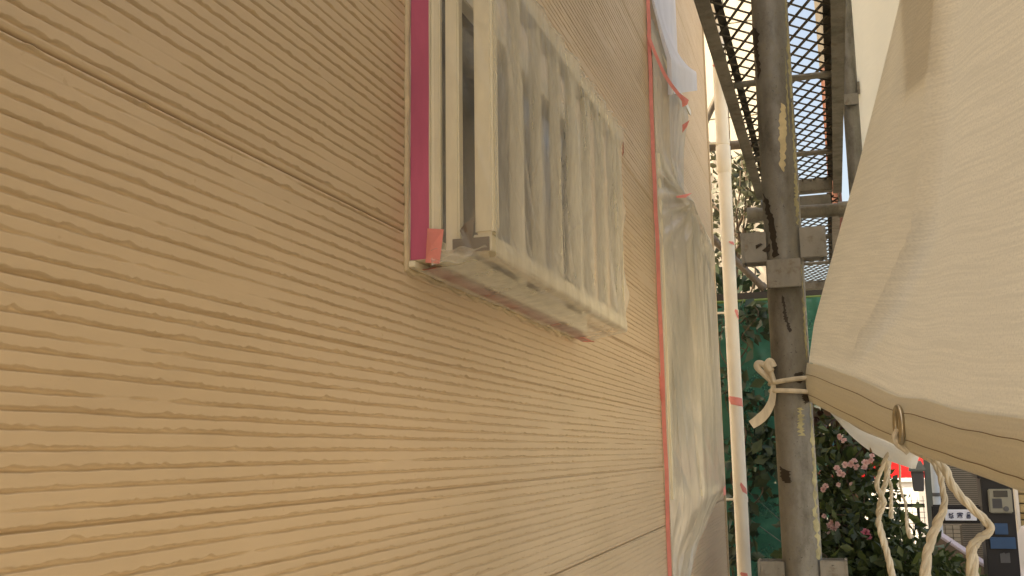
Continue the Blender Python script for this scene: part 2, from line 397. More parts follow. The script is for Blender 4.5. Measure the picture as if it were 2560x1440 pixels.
# small window with its projecting bar grille
YN, YF, ZB, ZT, GX = 1.057, 1.835, 0.222, 0.625, -0.358
fr = MB()
fr.box(WX - 0.004, -0.432, YN, YN + 0.035, ZB, ZT).box(WX - 0.004, -0.432, YF - 0.035, YF, ZB, ZT)
fr.box(WX - 0.004, -0.432, YN + 0.0352, YF - 0.0352, ZB, ZB + 0.03).box(WX - 0.004, -0.432, YN + 0.0352, YF - 0.0352, ZT - 0.03, ZT)
fr.box(-0.4318, -0.420, YN + 0.003, YN + 0.012, ZB + 0.004, ZT - 0.004)
win = fr.build('window', 'alu', house, bevel=0.0015)
box('pane', (-0.452, -0.448, YN + 0.036, YF - 0.036, ZB + 0.031, ZT - 0.031), 'glass_dark', win)
box('sash', (-0.4475, -0.440, 1.43, 1.47, ZB + 0.031, ZT - 0.031), 'alu', win, 0.001)
box('sill', (WX - 0.002, -0.448, YN - 0.006, YF + 0.004, ZB - 0.008, ZB - 0.0005), 'alu', win, 0.001)
MB().box(GX - 0.022, GX, YN + 0.004, YF + 0.01, ZB + 0.006, ZB + 0.026).build('grille_rail', 'alu', win, bevel=0.001)
MB().box(GX - 0.022, GX, YN + 0.004, YF + 0.01, 0.588, 0.606).build('grille_rail', 'alu', win, bevel=0.001)
MB().box(-0.4195, GX - 0.0225, YN + 0.004, YN + 0.012, 0.590, 0.602).build('grille_rail', 'alu', win, bevel=0.001)
MB().box(GX - 0.020, GX + 0.003, YN + 0.003, YN + 0.026, ZB + 0.0262, 0.6115).build('grille_post', 'alu', win, bevel=0.003)
MB().box(-0.414, -0.397, YN + 0.004, YN + 0.020, ZB + 0.004, 0.612).build('grille_bar', 'alu', win, bevel=0.002)
BARS = [1.181, 1.277, 1.378, 1.476, 1.576, 1.677, 1.780]
bar0 = None
for y in BARS + [YF - 0.006]:
    if bar0 is None:
        bar0 = MB().box(-0.012, 0.0036, -0.0046, 0.0046, ZB + 0.0265, 0.5875).build('grille_bar', 'alu', win, bevel=0.002); o = bar0
    else: o = link(bar0.copy(), win)
    o.location = (GX - 0.003, y, 0)
mb = MB().box(-0.404, GX - 0.002, YN + 0.0005, YN + 0.0028, ZB + 0.006, ZB + 0.022)
mb.add([(-0.392, YN + 0.0004, ZB + 0.022), (-0.380, YN + 0.0004, ZB + 0.022), (-0.377, YN + 0.0004, ZB + 0.045), (-0.388, YN + 0.0004, ZB + 0.040), (-0.395, YN + 0.0004, ZB + 0.032)], [(0, 1, 2, 3, 4)])
mb.build('mounting_bracket', 'bracket', win)
MB().tube([(WX + 0.001, YN - 0.008 + k * 0.02, ZB - 0.010 - 0.002 * math.sin(k * 1.7)) for k in range(41)], [0.0036 + 0.0009 * math.sin(k * 2.3) for k in range(41)], 8).build('caulk_bead', 'caulk', win, True)
MB().tube([(WX + 0.001, YN - 0.006 + 0.001 * math.sin(k * 2.1), ZB - 0.012 + k * 0.02) for k in range(33)], [0.0036 + 0.0008 * math.sin(k * 1.3) for k in range(33)], 8).build('caulk_bead', 'caulk', win, True)

# tall far window with grille and a little hood above it
Y2N, Y2F, Z2B, Z2T = 2.83, 3.52, -0.13, 0.86
fr = MB()
fr.box(WX - 0.004, -0.436, Y2N, Y2N + 0.035, Z2B, Z2T).box(WX - 0.004, -0.436, Y2F - 0.035, Y2F, Z2B, Z2T)
fr.box(WX - 0.004, -0.436, Y2N + 0.0352, Y2F - 0.0352, Z2B, Z2B + 0.03).box(WX - 0.004, -0.436, Y2N + 0.0352, Y2F - 0.0352, Z2T - 0.03, Z2T)
win2 = fr.build('window', 'alu', house, bevel=0.0015)
box('pane', (-0.454, -0.450, Y2N + 0.036, Y2F - 0.036, Z2B + 0.031, Z2T - 0.031), 'glass_dark', win2)
for z in (Z2B + 0.006, 0.700): box('grille_rail', (-0.385, -0.367, 2.925, 3.455, z, z + 0.02), 'alu', win2, 0.001)
for z in (Z2B + 0.006, 0.700): box('grille_arm', (-0.4355, -0.3855, 2.93, 2.942, z + 0.003, z + 0.017), 'alu', win2)
b0 = None
for k in range(7):
    if b0 is None: o = b0 = MB().box(-0.383, -0.369, 0, 0.013, Z2B + 0.0265, 0.6995).build('grille_bar', 'alu', win2, bevel=0.002)
    else: o = link(b0.copy(), win2)
    o.location = (0, 2.93 + k * 0.085, 0)
raw('window_hood', [(WX, 2.86, 1.26), (WX, 3.40, 1.26), (-0.405, 3.36, 1.16), (-0.405, 2.90, 1.14), (WX, 2.86, 1.20), (WX, 3.40, 1.20), (-0.405, 3.36, 1.14), (-0.405, 2.90, 1.12)],
    [(0, 3, 2, 1), (4, 5, 6, 7), (0, 4, 7, 3), (3, 7, 6, 2), (2, 6, 5, 1), (1, 5, 4, 0)], 'alu', win2)

# ------------------------------------------------------------------ masking film over the small window
film = thing('masking_film', 'wrinkled clear plastic film wrapped round the small barred window on the siding', 'plastic film', 'masking films on the windows')
FX = GX + 0.0045
nu, nv = 360, 300
u = np.linspace(YN + 0.006, YF + 0.016, nu)
prof = spline([(-0.452, 0, 0.640), (-0.40, 0, 0.622), (FX, 0, 0.612), (FX, 0, 0.600), (FX, 0, 0.45), (FX, 0, 0.30), (FX, 0, 0.236), (FX, 0, 0.2245), (FX - 0.006, 0, 0.2205), (-0.40, 0, 0.2155), (-0.446, 0, 0.2105)], 16)
pl = np.array([tuple(p) for p in prof]); s = np.concatenate([[0], np.cumsum(np.linalg.norm(np.diff(pl, axis=0), axis=1))])
nv = 300; sv = np.linspace(0, s[-1], nv); px = np.interp(sv, s, pl[:, 0]); pz = np.interp(sv, s, pl[:, 2])
U, S = np.meshgrid(u, sv); X = np.broadcast_to(px[:, None], U.shape).copy(); Z = np.broadcast_to(pz[:, None], U.shape).copy()
front = np.clip((Z - 0.235) / 0.02, 0, 1) * np.clip((X + 0.365) / 0.006, 0, 1)
edges = np.array([YN + 0.015] + BARS + [YF]); sag = np.zeros_like(u)
for a, b in zip(edges[:-1], edges[1:]):
    t = np.clip((u - a) / (b - a), 0, 1); sag += np.where((u >= a) & (u <= b), np.sin(math.pi * t) ** 0.8, 0)
cr = ridges(U, S, 70, 0.0095, 0.0034, R_(66), 0.14, 3, 0.20) + ridges(U, S, 80, 0.0038, 0.0022, R_(75), 0.6, 4, 0.07)
wide = np.clip((U - 1.55) / 0.25, 0, 1)
cr = cr + wide * ridges(U, S, 36, 0.007, 0.008, R_(40), 0.9, 9, 0.05)
X += front * (-0.007 * sag[None, :] * (0.5 + 0.5 * np.sin(S * 17 + 1)) + np.clip(cr, -0.007, 0.006) * (0.25 + 0.75 * sag[None, :]))
under = (1 - front) * np.clip((0.232 - Z) / 0.006, 0, 1)
Z += under * (-0.0025 * np.abs(np.sin(U * 9)) + ridges(U, S, 22, 0.0022, 0.005, R_(70), 0.5, 5, 0.06))
ends = np.clip((U - (YF - 0.01)) / 0.024, 0, 1) ** 1.6
X = X - ends * 0.012 * (1 + np.sin(S * 40)) ; Yv = U + ends * 0.002 * np.sin(S * 60)
grid('wrapped_sheet', np.stack([X, Yv, Z], -1), 'film', film)
# loose near side, clear enough to see the dark gap behind
nu2, nv2 = 60, 90
xs = np.linspace(-0.426, FX - 0.001, nu2); zs = np.linspace(0.226, 0.62, nv2); XX, ZZ = np.meshgrid(xs, zs)
YY = YN - 0.0015 + ridges(XX, ZZ, 26, 0.0045, 0.004, R_(108), 0.15, 12, 0.12) - 0.003 * np.exp(-((ZZ - 0.226) / 0.03) ** 2)
ZZ2 = ZZ - 0.012 * np.exp(-((ZZ - 0.226) / 0.02) ** 2) * (1 - (XX + 0.426) / 0.07)
grid('side_sheet', np.stack([XX, np.minimum(YY, YN + 0.0005), ZZ2], -1), 'film_clear', film)
# gathered corner at the bottom
th = np.linspace(0, 1, 40); tv = np.linspace(0, 1, 22); A, B = np.meshgrid(th, tv)
Xc = -0.428 + A * 0.066; Zc = 0.232 - B * 0.016 * (1 - 0.3 * A) + 0.002 * np.sin(A * 14 + B * 5); Yc = YN - 0.004 + B * 0.02 * A + ridges(A, B, 16, 0.004, 0.06, R_(160), 0.3, 8, 0.5)
grid('gathered_corner', np.stack([Xc, Yc, Zc], -1), 'film', film)
n = 30; zz = np.linspace(ZB + 0.001, ZT, n)
tp = np.stack([np.stack([np.full(n, x), YN - 0.0010 - 0.0003 * np.sin(zz * 40), zz], -1) for x in (-0.4555, -0.444, -0.4325)], 1)
t_ = grid('tape_strip', tp, 'tape_mag', film); t_['label'] = 'magenta masking tape down the near jamb'
t2 = raw('tape_flap', [(-0.436, YN - 0.003, 0.2185), (-0.418, YN - 0.004, 0.2155), (-0.4115, YN - 0.0075, 0.2545), (-0.4335, YN - 0.003, 0.2585), (-0.428, YN - 0.0055, 0.236)],
         [(0, 1, 4), (1, 2, 4), (2, 3, 4), (3, 0, 4)], 'tape_pink', film); t2['label'] = 'salmon tape flap at the lower corner'
yb = np.linspace(YN + 0.01, YF - 0.005, 50)
tp = np.stack([np.stack([np.full(50, x), yb, ZB - 0.0012 - 0.0006 * np.sin(yb * 50) - dz], -1) for x, dz in ((-0.446, 0.0075), (-0.438, 0.007), (-0.430, 0.0055))], 1)
grid('tape_strip', tp, 'tape_dull', film)
raw('tape_flap', [(-0.452, 1.80, 0.2130), (-0.43, 1.80, 0.2105), (-0.424, 1.87, 0.2085), (-0.448, 1.865, 0.2095)], [(0, 1, 2, 3)], 'tape_pink', film)
raw('tape_flap', [(FX + .001, 1.842, 0.566), (FX - 0.004, 1.852, 0.562), (FX - 0.002, 1.852, 0.588), (FX + 0.001, 1.843, 0.590)], [(0, 1, 2, 3)], 'tape_pink', film)

# ------------------------------------------------------------------ film over the tall window
film2 = thing('masking_film', 'long milky plastic film hanging over the tall far window beside the downpipe', 'plastic film', 'masking films on the windows')
LV = [(1.30, (-0.452, 2.84), (-0.454, 3.10), 3.50), (1.06, (-0.402, 2.85), (-0.385, 3.12), 3.50), (0.98, (-0.408, 2.86), (-0.402, 3.12), 3.5), (0.86, (-0.412, 2.87), (-0.408, 3.06), 3.5), (0.77, (-0.395, 2.86), (-0.392, 2.98), 3.5),
      (0.722, (-0.364, 2.87), (-0.362, 2.96), 3.5), (0.708, (-0.362, 2.88), (-0.3615, 3.40), 3.53), (0.69, (-0.362, 2.90), (-0.3615, 3.465), 3.55), (0.30, (-0.362, 2.92), (-0.3615, 3.47), 3.55),
      (-0.10, (-0.362, 2.93), (-0.3615, 3.47), 3.54), (-0.128, (-0.364, 2.93), (-0.364, 3.47), 3.52), (-0.16, (-0.372, 2.93), (-0.388, 3.44), 3.50), (-0.28, (-0.425, 2.92), (-0.438, 3.30), 3.40), (-0.42, (-0.450, 2.88), (-0.454, 3.10), 3.22), (-0.62, (-0.456, 2.85), (-0.4575, 2.93), 3.02)]
zv = np.concatenate([np.linspace(1.30, 0.72, 60), np.linspace(0.715, 0.69, 8), np.linspace(0.68, -0.12, 70), np.linspace(-0.13, -0.62, 50)])
lz = [-l[0] for l in LV]
def li(f): return np.interp(-zv, lz, [f(l) for l in LV])
nx, ny_, fx, fy, wy = li(lambda l: l[1][0]), li(lambda l: l[1][1]), li(lambda l: l[2][0]), li(lambda l: l[2][1]), li(lambda l: l[3])
rows = []
for i, z in enumerate(zv):
    a = np.array([-0.4455, Y2N - 0.004]); b = np.array([nx[i], ny_[i]]); c = np.array([fx[i], fy[i]]); d = np.array([-0.457, wy[i]])
    seg = [a + (b - a) * t for t in np.linspace(0, 1, 70)[:-1]] + [b + (c - b) * t for t in np.linspace(0, 1, 150)[:-1]] + [c + (d - c) * t for t in np.linspace(0, 1, 14)]
    rows.append([(q[0], q[1], z) for q in seg])
P2 = np.array(rows); ncol = P2.shape[1]
cu = np.linspace(0, 1, ncol); CU, CZ = np.meshgrid(cu, zv)
W = ridges(CU * 0.35, CZ, 70, 0.006, 0.0028, R_(91), 0.07, 21, 0.35) + ridges(CU * 0.35, CZ, 34, 0.006, 0.006, R_(92), 0.12, 24, 0.25) + ridges(CU * 0.35, CZ, 16, 0.009, 0.010, R_(112), 0.25, 22, 0.2)
pin = np.exp(-((CZ - 0.70) / 0.16) ** 2)
ang = np.arctan2(CZ - 0.72, (CU - 0.36) * 0.35); W += pin * 0.010 * np.sin(ang * 13 + 0.6 * np.sin(ang * 5)) * np.clip(np.hypot((CU - 0.36) * 0.35, CZ - 0.72) / 0.08, 0, 1)
low = np.clip((-0.13 - CZ) / 0.1, 0, 1); W += low * 0.007 * np.sin((CU * 0.35 - 0.25 * (CZ + 0.13)) * 95)
fade = np.clip(CU / 0.06, 0, 1) * np.clip((1 - CU) / 0.1, 0, 1)
nearp = CU < 0.36
P2[..., 0] += fade * np.where(nearp, 0.5, 1.0) * W * 0.8; P2[..., 1] -= fade * np.where(nearp, 0.9, 0.1) * W
P2[..., 0] = np.maximum(P2[..., 0], WX + 0.001)
grid('hanging_sheet', P2, 'film_milky', film2)
n = 80; zz = np.linspace(-0.62, 1.75, n); wv = 0.0012 * np.interp(np.linspace(0, 1, n), np.linspace(0, 1, 30), rng.standard_normal(30))
tp = np.stack([np.stack([np.full(n, x) + wv, Y2N - 0.0045 + 0 * zz, zz], -1) for x in (-0.4575, -0.452, -0.4465)], 1)
grid('tape_strip', tp, 'tape_pink', film2)
raw('tape_flap', [PY(1645, 940, 2.823), PY(1650, 930, 2.822), PY(1659, 1000, 2.818), PY(1652, 1003, 2.821)], [(0, 1, 2, 3)], 'tape_pink', film2)
def patch(pts, mat, par, name='tape_scrap'):
    pts = [Vector(p) for p in pts]; c = sum(pts, Vector()) / len(pts) + Vector((0.001, -0.002, 0))
    return raw(name, pts + [c], [(i, (i + 1) % len(pts), len(pts)) for i in range(len(pts))], mat, par)
patch([PY(1731, 482, 2.85), PY(1712, 486, 2.845), PY(1690, 490, 2.84), PY(1692, 495, 2.84), PY(1714, 494, 2.84)], 'tape_pink', film2)
patch([PX(1808, 1222, -0.355), PX(1814, 1212, -0.352), PX(1815, 1236, -0.352), PX(1809, 1240, -0.355)], 'tape_pink', film2)
# film over the hood
film3 = thing('masking_film', 'bluish fresh plastic film flaring over the little hood near the top', 'plastic film', 'masking films on the windows')
zr = np.linspace(1.95, 1.0, 70); cu = np.linspace(0, 1, 60); CU, CZ = np.meshgrid(cu, zr)
flare = np.clip((1.42 - CZ) / 0.30, 0, 1) ** 1.4
lipz = 1.03 + 0.16 * CU
Zf = np.where(CZ < 1.42, 1.42 - (1.42 - CZ) * (1.42 - lipz) / 0.42, CZ)
Xf = -0.4525 + 0.085 * flare * (0.55 + 0.45 * CU) + 0.35 * ridges(CU * 0.5, CZ, 24, 0.006, 0.012, R_(88), 0.2, 31, 0.3)
Yf = 2.826 + CU * (0.62 - 0.19 * flare)
Xf = np.maximum(Xf, WX + 0.002); Xf[:, 0] = -0.446
Xf[:, 0] += 0.055 * flare[:, 0]
grid('draped_sheet', np.stack([Xf, Yf, Zf], -1), 'film_blue', film3)
a, b = PY(1619, 85, 2.815), PY(1712, 255, 2.815); m_ = (a + b) / 2 + Vector((-0.004, -0.002, -0.022))
sp = spline([a, m_, b], 10); off = Vector((0.0035, 0, 0.0035))
vv = [p + k * off for p in sp for k in (-1, 1)]
raw('tape_strip', vv, [(2 * i, 2 * i + 1, 2 * i + 3, 2 * i + 2) for i in range(len(sp) - 1)], 'tape_pink', film3)
patch([PY(1703, 235, 2.81), PY(1722, 250, 2.81), PY(1718, 262, 2.81), PY(1706, 268, 2.812)], 'tape_pink', film3)
patch([PY(1706, 312, 2.81), PY(1724, 300, 2.81), PY(1717, 318, 2.81), PY(1706, 332, 2.812)], 'tape_pink', film3)

# ------------------------------------------------------------------ downpipe
pipe = thing('downpipe', 'white downpipe wrapped in film with scraps of pink tape beyond the house corner', 'downpipe')
PC = PY(1838, 1000, 4.62); px_, py_ = PC.x + 0.002, 4.62; PR = 0.030
MB().tube([(px_, py_, GZ), (px_, py_, 0.05), (px_, py_, 1.30)], PR, 28).build('pipe', 'pvc', pipe, True)
MB().tube([(px_, py_, 1.30), (px_, py_, 4.5)], PR * 0.97, 28).build('pipe', 'pvc', pipe, True)
MB().tube([(px_, py_, 1.27), (px_, py_, 1.275), (px_, py_, 1.40), (px_, py_, 1.405)], [PR, PR * 1.12, PR * 1.12, PR], 28).build('collar', 'pvc', pipe, True)
for z in (0.62, -0.21, 1.42, -0.95):
    MB().tube([(px_, py_, z - 0.012), (px_, py_, z + 0.012)], PR * 1.07, 24).tube([(px_ - PR, py_, z), (px_ - 0.10, py_ - 0.02, z)], 0.005, 8).build('pipe_bracket', 'pvc', pipe, True)
def cyl_patch(name, cx, cy, r, outline, mat, parent, ragged=0.0):
    """paint, streaks or tape lying on a round pole: outline of (x offset in pole radii, z), laid on the camera-side surface"""
    base = math.atan2(-cy, -cx) ; vs, fs = [], []
    zs = sorted({z for _, z in outline}); z0, z1 = zs[0], zs[-1]; n = 30 if ragged else 12; rows = []
    for i in range(n + 1):
        z = z0 + (z1 - z0) * i / n; xsx = []
        for k in range(len(outline)):
            (xa, za), (xb, zb) = outline[k], outline[(k + 1) % len(outline)]
            if (za - z) * (zb - z) <= 0 and za != zb: xsx.append(xa + (xb - xa) * (z - za) / (zb - za))
        if len(xsx) < 2: xsx = [outline[0][0]] * 2
        lo, hi = min(xsx), max(xsx); jw = min(0.07, 0.3 * (hi - lo)) * ragged; rows.append((z, lo + random.uniform(-1, 1) * jw, hi + random.uniform(-1, 1) * jw))
    m = 8
    for z, lo, hi in rows:
        for k in range(m + 1):
            t = max(-0.999, min(0.999, lo + (hi - lo) * k / m)); a = base + math.asin(t)
            vs.append((cx + r * math.cos(a), cy + r * math.sin(a), z))
    for i in range(n):
        for k in range(m): q = i * (m + 1) + k; fs.append((q, q + 1, q + m + 2, q + m + 1))
    return raw(name, vs, fs, mat, parent, True)
def zof(y, Y, x=1960): return PY(x, y, Y).z
for (x0, x1, y0, y1) in ((-1.0, 0.4, 158, 168), (0.2, 0.98, 374, 402), (0.1, 0.9, 605, 614), (0.45, 1.0, 774, 800), (-0.99, 0.97, 990, 1018), (0.0, 0.95, 1205, 1236), (-0.6, 0.5, 1428, 1446)):
    za, zb = zof(y1, py_, 1838), zof(y0, py_, 1838); q = (zb - za)
    sk_ = random.uniform(-0.3, 0.3)
    cyl_patch('tape_strip', px_, py_, PR + 0.0022 if y0 in (774, 605) else PR + 0.0012, [(x0, zb - 0.2 * q), (x0 + 0.15, zb), (x1 - 0.1, zb - q * (0.3 + sk_)), (x1, za), (x0 + 0.3, za + 0.25 * q)], 'tape_pink', pipe)

# ------------------------------------------------------------------ scaffold
P1 = (-0.050, 1.362); P2p = (0.113, 3.262); RAD = 0.0243
def pocket(par, cx, cy, z, face, w=0.032, h=0.042, d=0.030, mat='plate'):
    """U-shaped wedge pocket welded to a pole, open above and below"""
    f = Vector(face).normalized(); s = Vector((-f.y, f.x, 0)); t = 0.0035; c = Vector((cx, cy, z))
    def slab(a0, a1, b0, b1, z0, z1):
        return [c + f * a + s * b + Vector((0, 0, k)) for k in (z0, z1) for a, b in ((a0, b0), (a1, b0), (a1, b1), (a0, b1))]
    F6 = [(0, 3, 2, 1), (4, 5, 6, 7), (0, 1, 5, 4), (1, 2, 6, 5), (2, 3, 7, 6), (3, 0, 4, 7)]
    m = MB(); i0 = RAD - 0.003
    m.add(slab(RAD + d - t, RAD + d, -w / 2, w / 2, -h / 2, h / 2), F6)
    m.add(slab(i0, RAD + d - t - .0001, -w / 2, -w / 2 + t, -h / 2 + .0006, h / 2 - .0006), F6)
    m.add(slab(i0, RAD + d - t - .0001, w / 2 - t, w / 2, -h / 2 + .0006, h / 2 - .0006), F6)
    return m.build('wedge_pocket', mat, par, bevel=0.0008)
def pole(x, y, z0, z1, label, group, pockets, mat='pole'):
    t = thing('scaffold_pole', label, 'scaffold pole', group)
    MB().tube([(x, y, z0 + (z1 - z0) * k / 8) for k in range(9)], RAD, 40).build('tube', mat, t, True)
    for z in pockets:
        pocket(t, x, y, z, (-1, 0, 0)); pocket(t, x, y, z + 0.002, (1, 0, 0))
        pocket(t, x, y, z - 0.041, (0, -1, 0), w=0.042, h=0.037, d=0.016); pocket(t, x, y, z - 0.041, (0, 1, 0), w=0.042, h=0.037)
    box('foot_plate', (x - 0.07, x + 0.07, y - 0.07, y + 0.07, z0, z0 + 0.006), mat, t)
    return t
zc1 = 0.266
pole1 = pole(*P1, GZ + 0.002, 3.4, 'stained grey scaffold pole in the foreground, white cord tied round it', 'scaffold poles', [zc1 - 1.27, zc1 - 0.85, zc1 - 0.424, zc1, zc1 + 0.9, zc1 + 1.35, zc1 + 1.8])
pole2 = pole(*P2p, 0.16, 3.4, 'slim far scaffold pole beside the cream sheet, right of the platform', 'scaffold poles', [1.13, 0.68, 1.58])
def drip(pts, mat):
    out = []
    for x, y in pts:
        z = zof(y, P1[1] - RAD); c = PY(1280, 720, 1); ctr = None
        # centre of the pole in the picture at this height
        q = RW.T @ np.array([P1[0], P1[1], z]); cxp = 1280 + F * q[0] / q[2]; rp = RAD * F / q[2]
        out.append(((x - cxp) / rp, z))
    cyl_patch('paint_drip', P1[0], P1[1], RAD + 0.0004, out, mat, pole1, 1.0)
drip([(1878, 10), (1884, 40), (1900, 75), (1896, 100), (1904, 165), (1898, 185), (1888, 110), (1880, 60)], 'drip_dark')
drip([(1908, 470), (1925, 500), (1938, 560), (1946, 620), (1952, 640), (1936, 642), (1930, 600), (1920, 540)], 'drip_dark')
drip([(1956, 738), (1962, 745), (1968, 790), (1980, 830), (1974, 832), (1960, 795)], 'drip_dark')
drip([(1952, 1165), (1962, 1172), (1976, 1178), (1978, 1208), (1968, 1208), (1954, 1198)], 'drip_dark')
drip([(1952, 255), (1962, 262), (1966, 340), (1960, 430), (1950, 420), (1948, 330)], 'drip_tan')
drip([(1985, 935), (2004, 930), (2010, 945), (2000, 960), (1988, 955)], 'drip_dark')
drip([(2003, 985), (2018, 980), (2022, 1005), (2010, 1012)], 'drip_dark')

for pts in ([(1889, 613), (1902, 608), (1907, 611), (1899, 616), (1890, 623)], [(1905, 626), (1918, 616), (1924, 606), (1928, 600), (1931, 612), (1931, 626), (1922, 629), (1911, 630)]):
    patch([PY(x, y, 1.3452) for x, y in pts], 'drip_dark', pole1, 'paint_drip')
for y0_, y1_, xa_, xb_ in ((-10, 240, .80, .95), (120, 330, .62, .72), (250, 470, .80, .93), (430, 560, .72, .90), (660, 900, .78, .92), (1010, 1200, .80, .95), (1180, 1400, .70, .92), (1020, 1090, .2, .5)):  # long ragged olive streaks down the pole, mostly towards its right side
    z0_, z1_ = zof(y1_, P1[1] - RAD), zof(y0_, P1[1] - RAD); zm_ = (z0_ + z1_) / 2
    cyl_patch('pole_streak', P1[0], P1[1], RAD + 0.0003, [(xa_ + .06, z1_), (xb_ - .04, z1_), (xb_, zm_), (xb_ - .03, z0_), (xa_ + .04, z0_), (xa_, zm_)], 'streak_olive', pole1, 1.6)
def platform(y0, y1, z, x0, x1, label, bars):
    t = thing('scaffold_platform', label, 'platform', 'expanded metal walkway platforms')
    for sx, xx in ((1, x0), (-1, x1)):
        m = MB()
        m.box(min(xx, xx + sx * 0.004), max(xx, xx + sx * 0.004), y0, y1, z - 0.036, z + 0.016)
        m.box(min(xx + sx * 0.0042, xx + sx * 0.026), max(xx + sx * 0.0042, xx + sx * 0.026), y0, y1, z - 0.036, z - 0.032)
        m.build('side_rail', 'rail', t)
    for yy in (y0 + 0.012, y1 - 0.05): box('end_beam', (x0 + 0.0265, x1 - 0.0265, yy, yy + 0.042, z - 0.034, z + 0.006), 'rail', t, 0.002)
    for xq in (x0 + 0.0225, x1 - 0.0385): box('shade_strip', (xq, xq + 0.016, y0 + .01, y1 - .01, z + 0.006, z + 0.009), 'mesh', t)  # dark strips added to give the shadow under the mesh edges
    for yy in bars: MB().tube([(x0 + 0.005, yy, z - 0.018), (x1 - 0.005, yy, z - 0.018)], 0.0072, 10).build('cross_bar', 'rail', t, True)
    m = MB(); xa, xb = x0 + 0.005, x1 - 0.005; lo, hi = y0 + .02, y1 - .02
    for slope, py2, w, h, dz in ((-2.4, 0.079, 0.0034, 0.0046, 0.001), (1.15, 0.052, 0.0026, 0.0030, -0.001)):
        span = abs(slope) * (xb - xa)
        for i in range(int((y1 - y0 + 2 * span) / py2) + 1):
            c = y0 - span + i * py2; pts = []
            for xx in (xa, xb): pts.append([xx, c + (slope * (xx - xa) if slope > 0 else -slope * (xb - xx))])
            if max(p[1] for p in pts) < lo or min(p[1] for p in pts) > hi: continue
            for p, q in ((pts[0], pts[1]), (pts[1], pts[0])):
                for lim in (lo, hi):
                    if (lim == lo and p[1] < lo) or (lim == hi and p[1] > hi):
                        p[0] += (q[0] - p[0]) * (lim - p[1]) / (q[1] - p[1]); p[1] = lim
            if abs(pts[0][0] - pts[1][0]) < 0.004: continue
            m.bar((*pts[0], z + dz), (*pts[1], z + dz), w, h)
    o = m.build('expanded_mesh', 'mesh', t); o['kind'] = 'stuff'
    return t
platform(1.425, 3.20, 0.82, -0.190, 0.066, 'nearest expanded metal platform overhead, behind the stained pole', [1.62, 2.19, 2.79])
platform(3.275, 5.06, 0.80, -0.185, 0.060, 'second expanded metal platform further along, seen below the first', [3.85, 4.4])
def tube_thing(a, b, r, label, mat='pole', name='scaffold_tube', end=True):
    t = thing(name, label, 'scaffold tube', 'scaffold tubes')
    a, b = Vector(a), Vector(b); MB().tube([a, b], r, 24).build('tube', mat, t, True)
    d = (b - a).normalized()
    if end:
        for p, s_ in ((a, -1), (b, 1)): MB().tube([p - d * s_ * 0.03, p + d * s_ * 0.004], r + 0.004, 20).build('end_wedge', mat, t, True)
    return t
tube_thing((-0.222, 3.238, 0.745), (0.082, 3.250, 0.742), 0.0213, 'short cross tube carrying the platform ends at the far pole', 'rail')
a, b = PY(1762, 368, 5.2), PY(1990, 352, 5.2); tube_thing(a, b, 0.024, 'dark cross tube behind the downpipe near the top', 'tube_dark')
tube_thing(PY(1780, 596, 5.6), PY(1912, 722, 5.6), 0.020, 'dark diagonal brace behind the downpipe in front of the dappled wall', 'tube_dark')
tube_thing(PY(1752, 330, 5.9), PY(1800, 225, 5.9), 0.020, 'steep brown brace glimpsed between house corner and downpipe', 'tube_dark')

# ------------------------------------------------------------------ sheets
def ray_plane(x, y):
    """where a sight line meets the slack sheet's upright plane"""
    d = ray(x, y); k = 0.2264; t = (-0.03 + k * 1.37) / (d[0] + k * d[1]); return Vector(d * t)
HT = [(2022, 906), (2060, 915), (2150, 946), (2235, 985), (2275, 996), (2320, 1000), (2400, 1024), (2480, 1036), (2560, 1046), (2660, 1060)]
HB = [(2024, 1000), (2062, 1020), (2150, 1066), (2235, 1106), (2275, 1122), (2320, 1140), (2400, 1168), (2480, 1196), (2560, 1226), (2660, 1262)]
top = [ray_plane(*p) for p in HT]; bot = [ray_plane(*p) for p in HB]
tail = [(0.148, 0.585), (0.182, 0.45), (0.22, 0.30), (0.31, -0.2), (0.36, -0.9), (0.38, -1.8), (0.38, -3.0)]
top += [Vector((x, y, top[-1].z - 0.01 * i)) for i, (x, y) in enumerate(tail)]
bot += [Vector((x, y, bot[-1].z - 0.01 * i)) for i, (x, y) in enumerate(tail)]
top_s, bot_s = spline(top, 14), spline(bot, 14); nc = len(top_s)
sheet = thing('scaffold_sheet', 'slack cream woven scaffold sheet close on the right with stitched canvas hem', 'sheet', 'scaffold sheets')
T = np.array([tuple(p) for p in top_s]); Bq = np.array([tuple(p) for p in bot_s])
hz = np.concatenate([np.linspace(0, 0.06, 8)[:-1], np.linspace(0.06, 0.9, 60)[:-1], np.linspace(0.9, 1.10, 5)])
cols = np.linspace(0, 1, nc); sh = np.zeros((len(hz), nc, 3))
dist = np.concatenate([[0], np.cumsum(np.linalg.norm(np.diff(T[:, :2], axis=0), axis=1))])
def project(p):
    c = p @ RW; return 1280 + F * c[..., 0] / c[..., 2], 720 + F * c[..., 1] / c[..., 2]
def dist_at(row, xline):
    """how far along the cloth a row crosses a sight line x = xline(y)"""
    ok = row[:, 1] > 0.25; x, y = project(row[ok]); e = x - xline(y)
    j = int(np.argmax(e > 0)); 
    if j == 0: return 0.0
    t = -e[j - 1] / (e[j] - e[j - 1]); return float(dist[j - 1] + t * (dist[j] - dist[j - 1]))
fold_x = lambda y: np.interp(y, [-900, 0, 300, 560, 760, 900, 960], [2440, 2402, 2372, 2335, 2230, 2140, 2090])
dfold = np.zeros(len(hz))
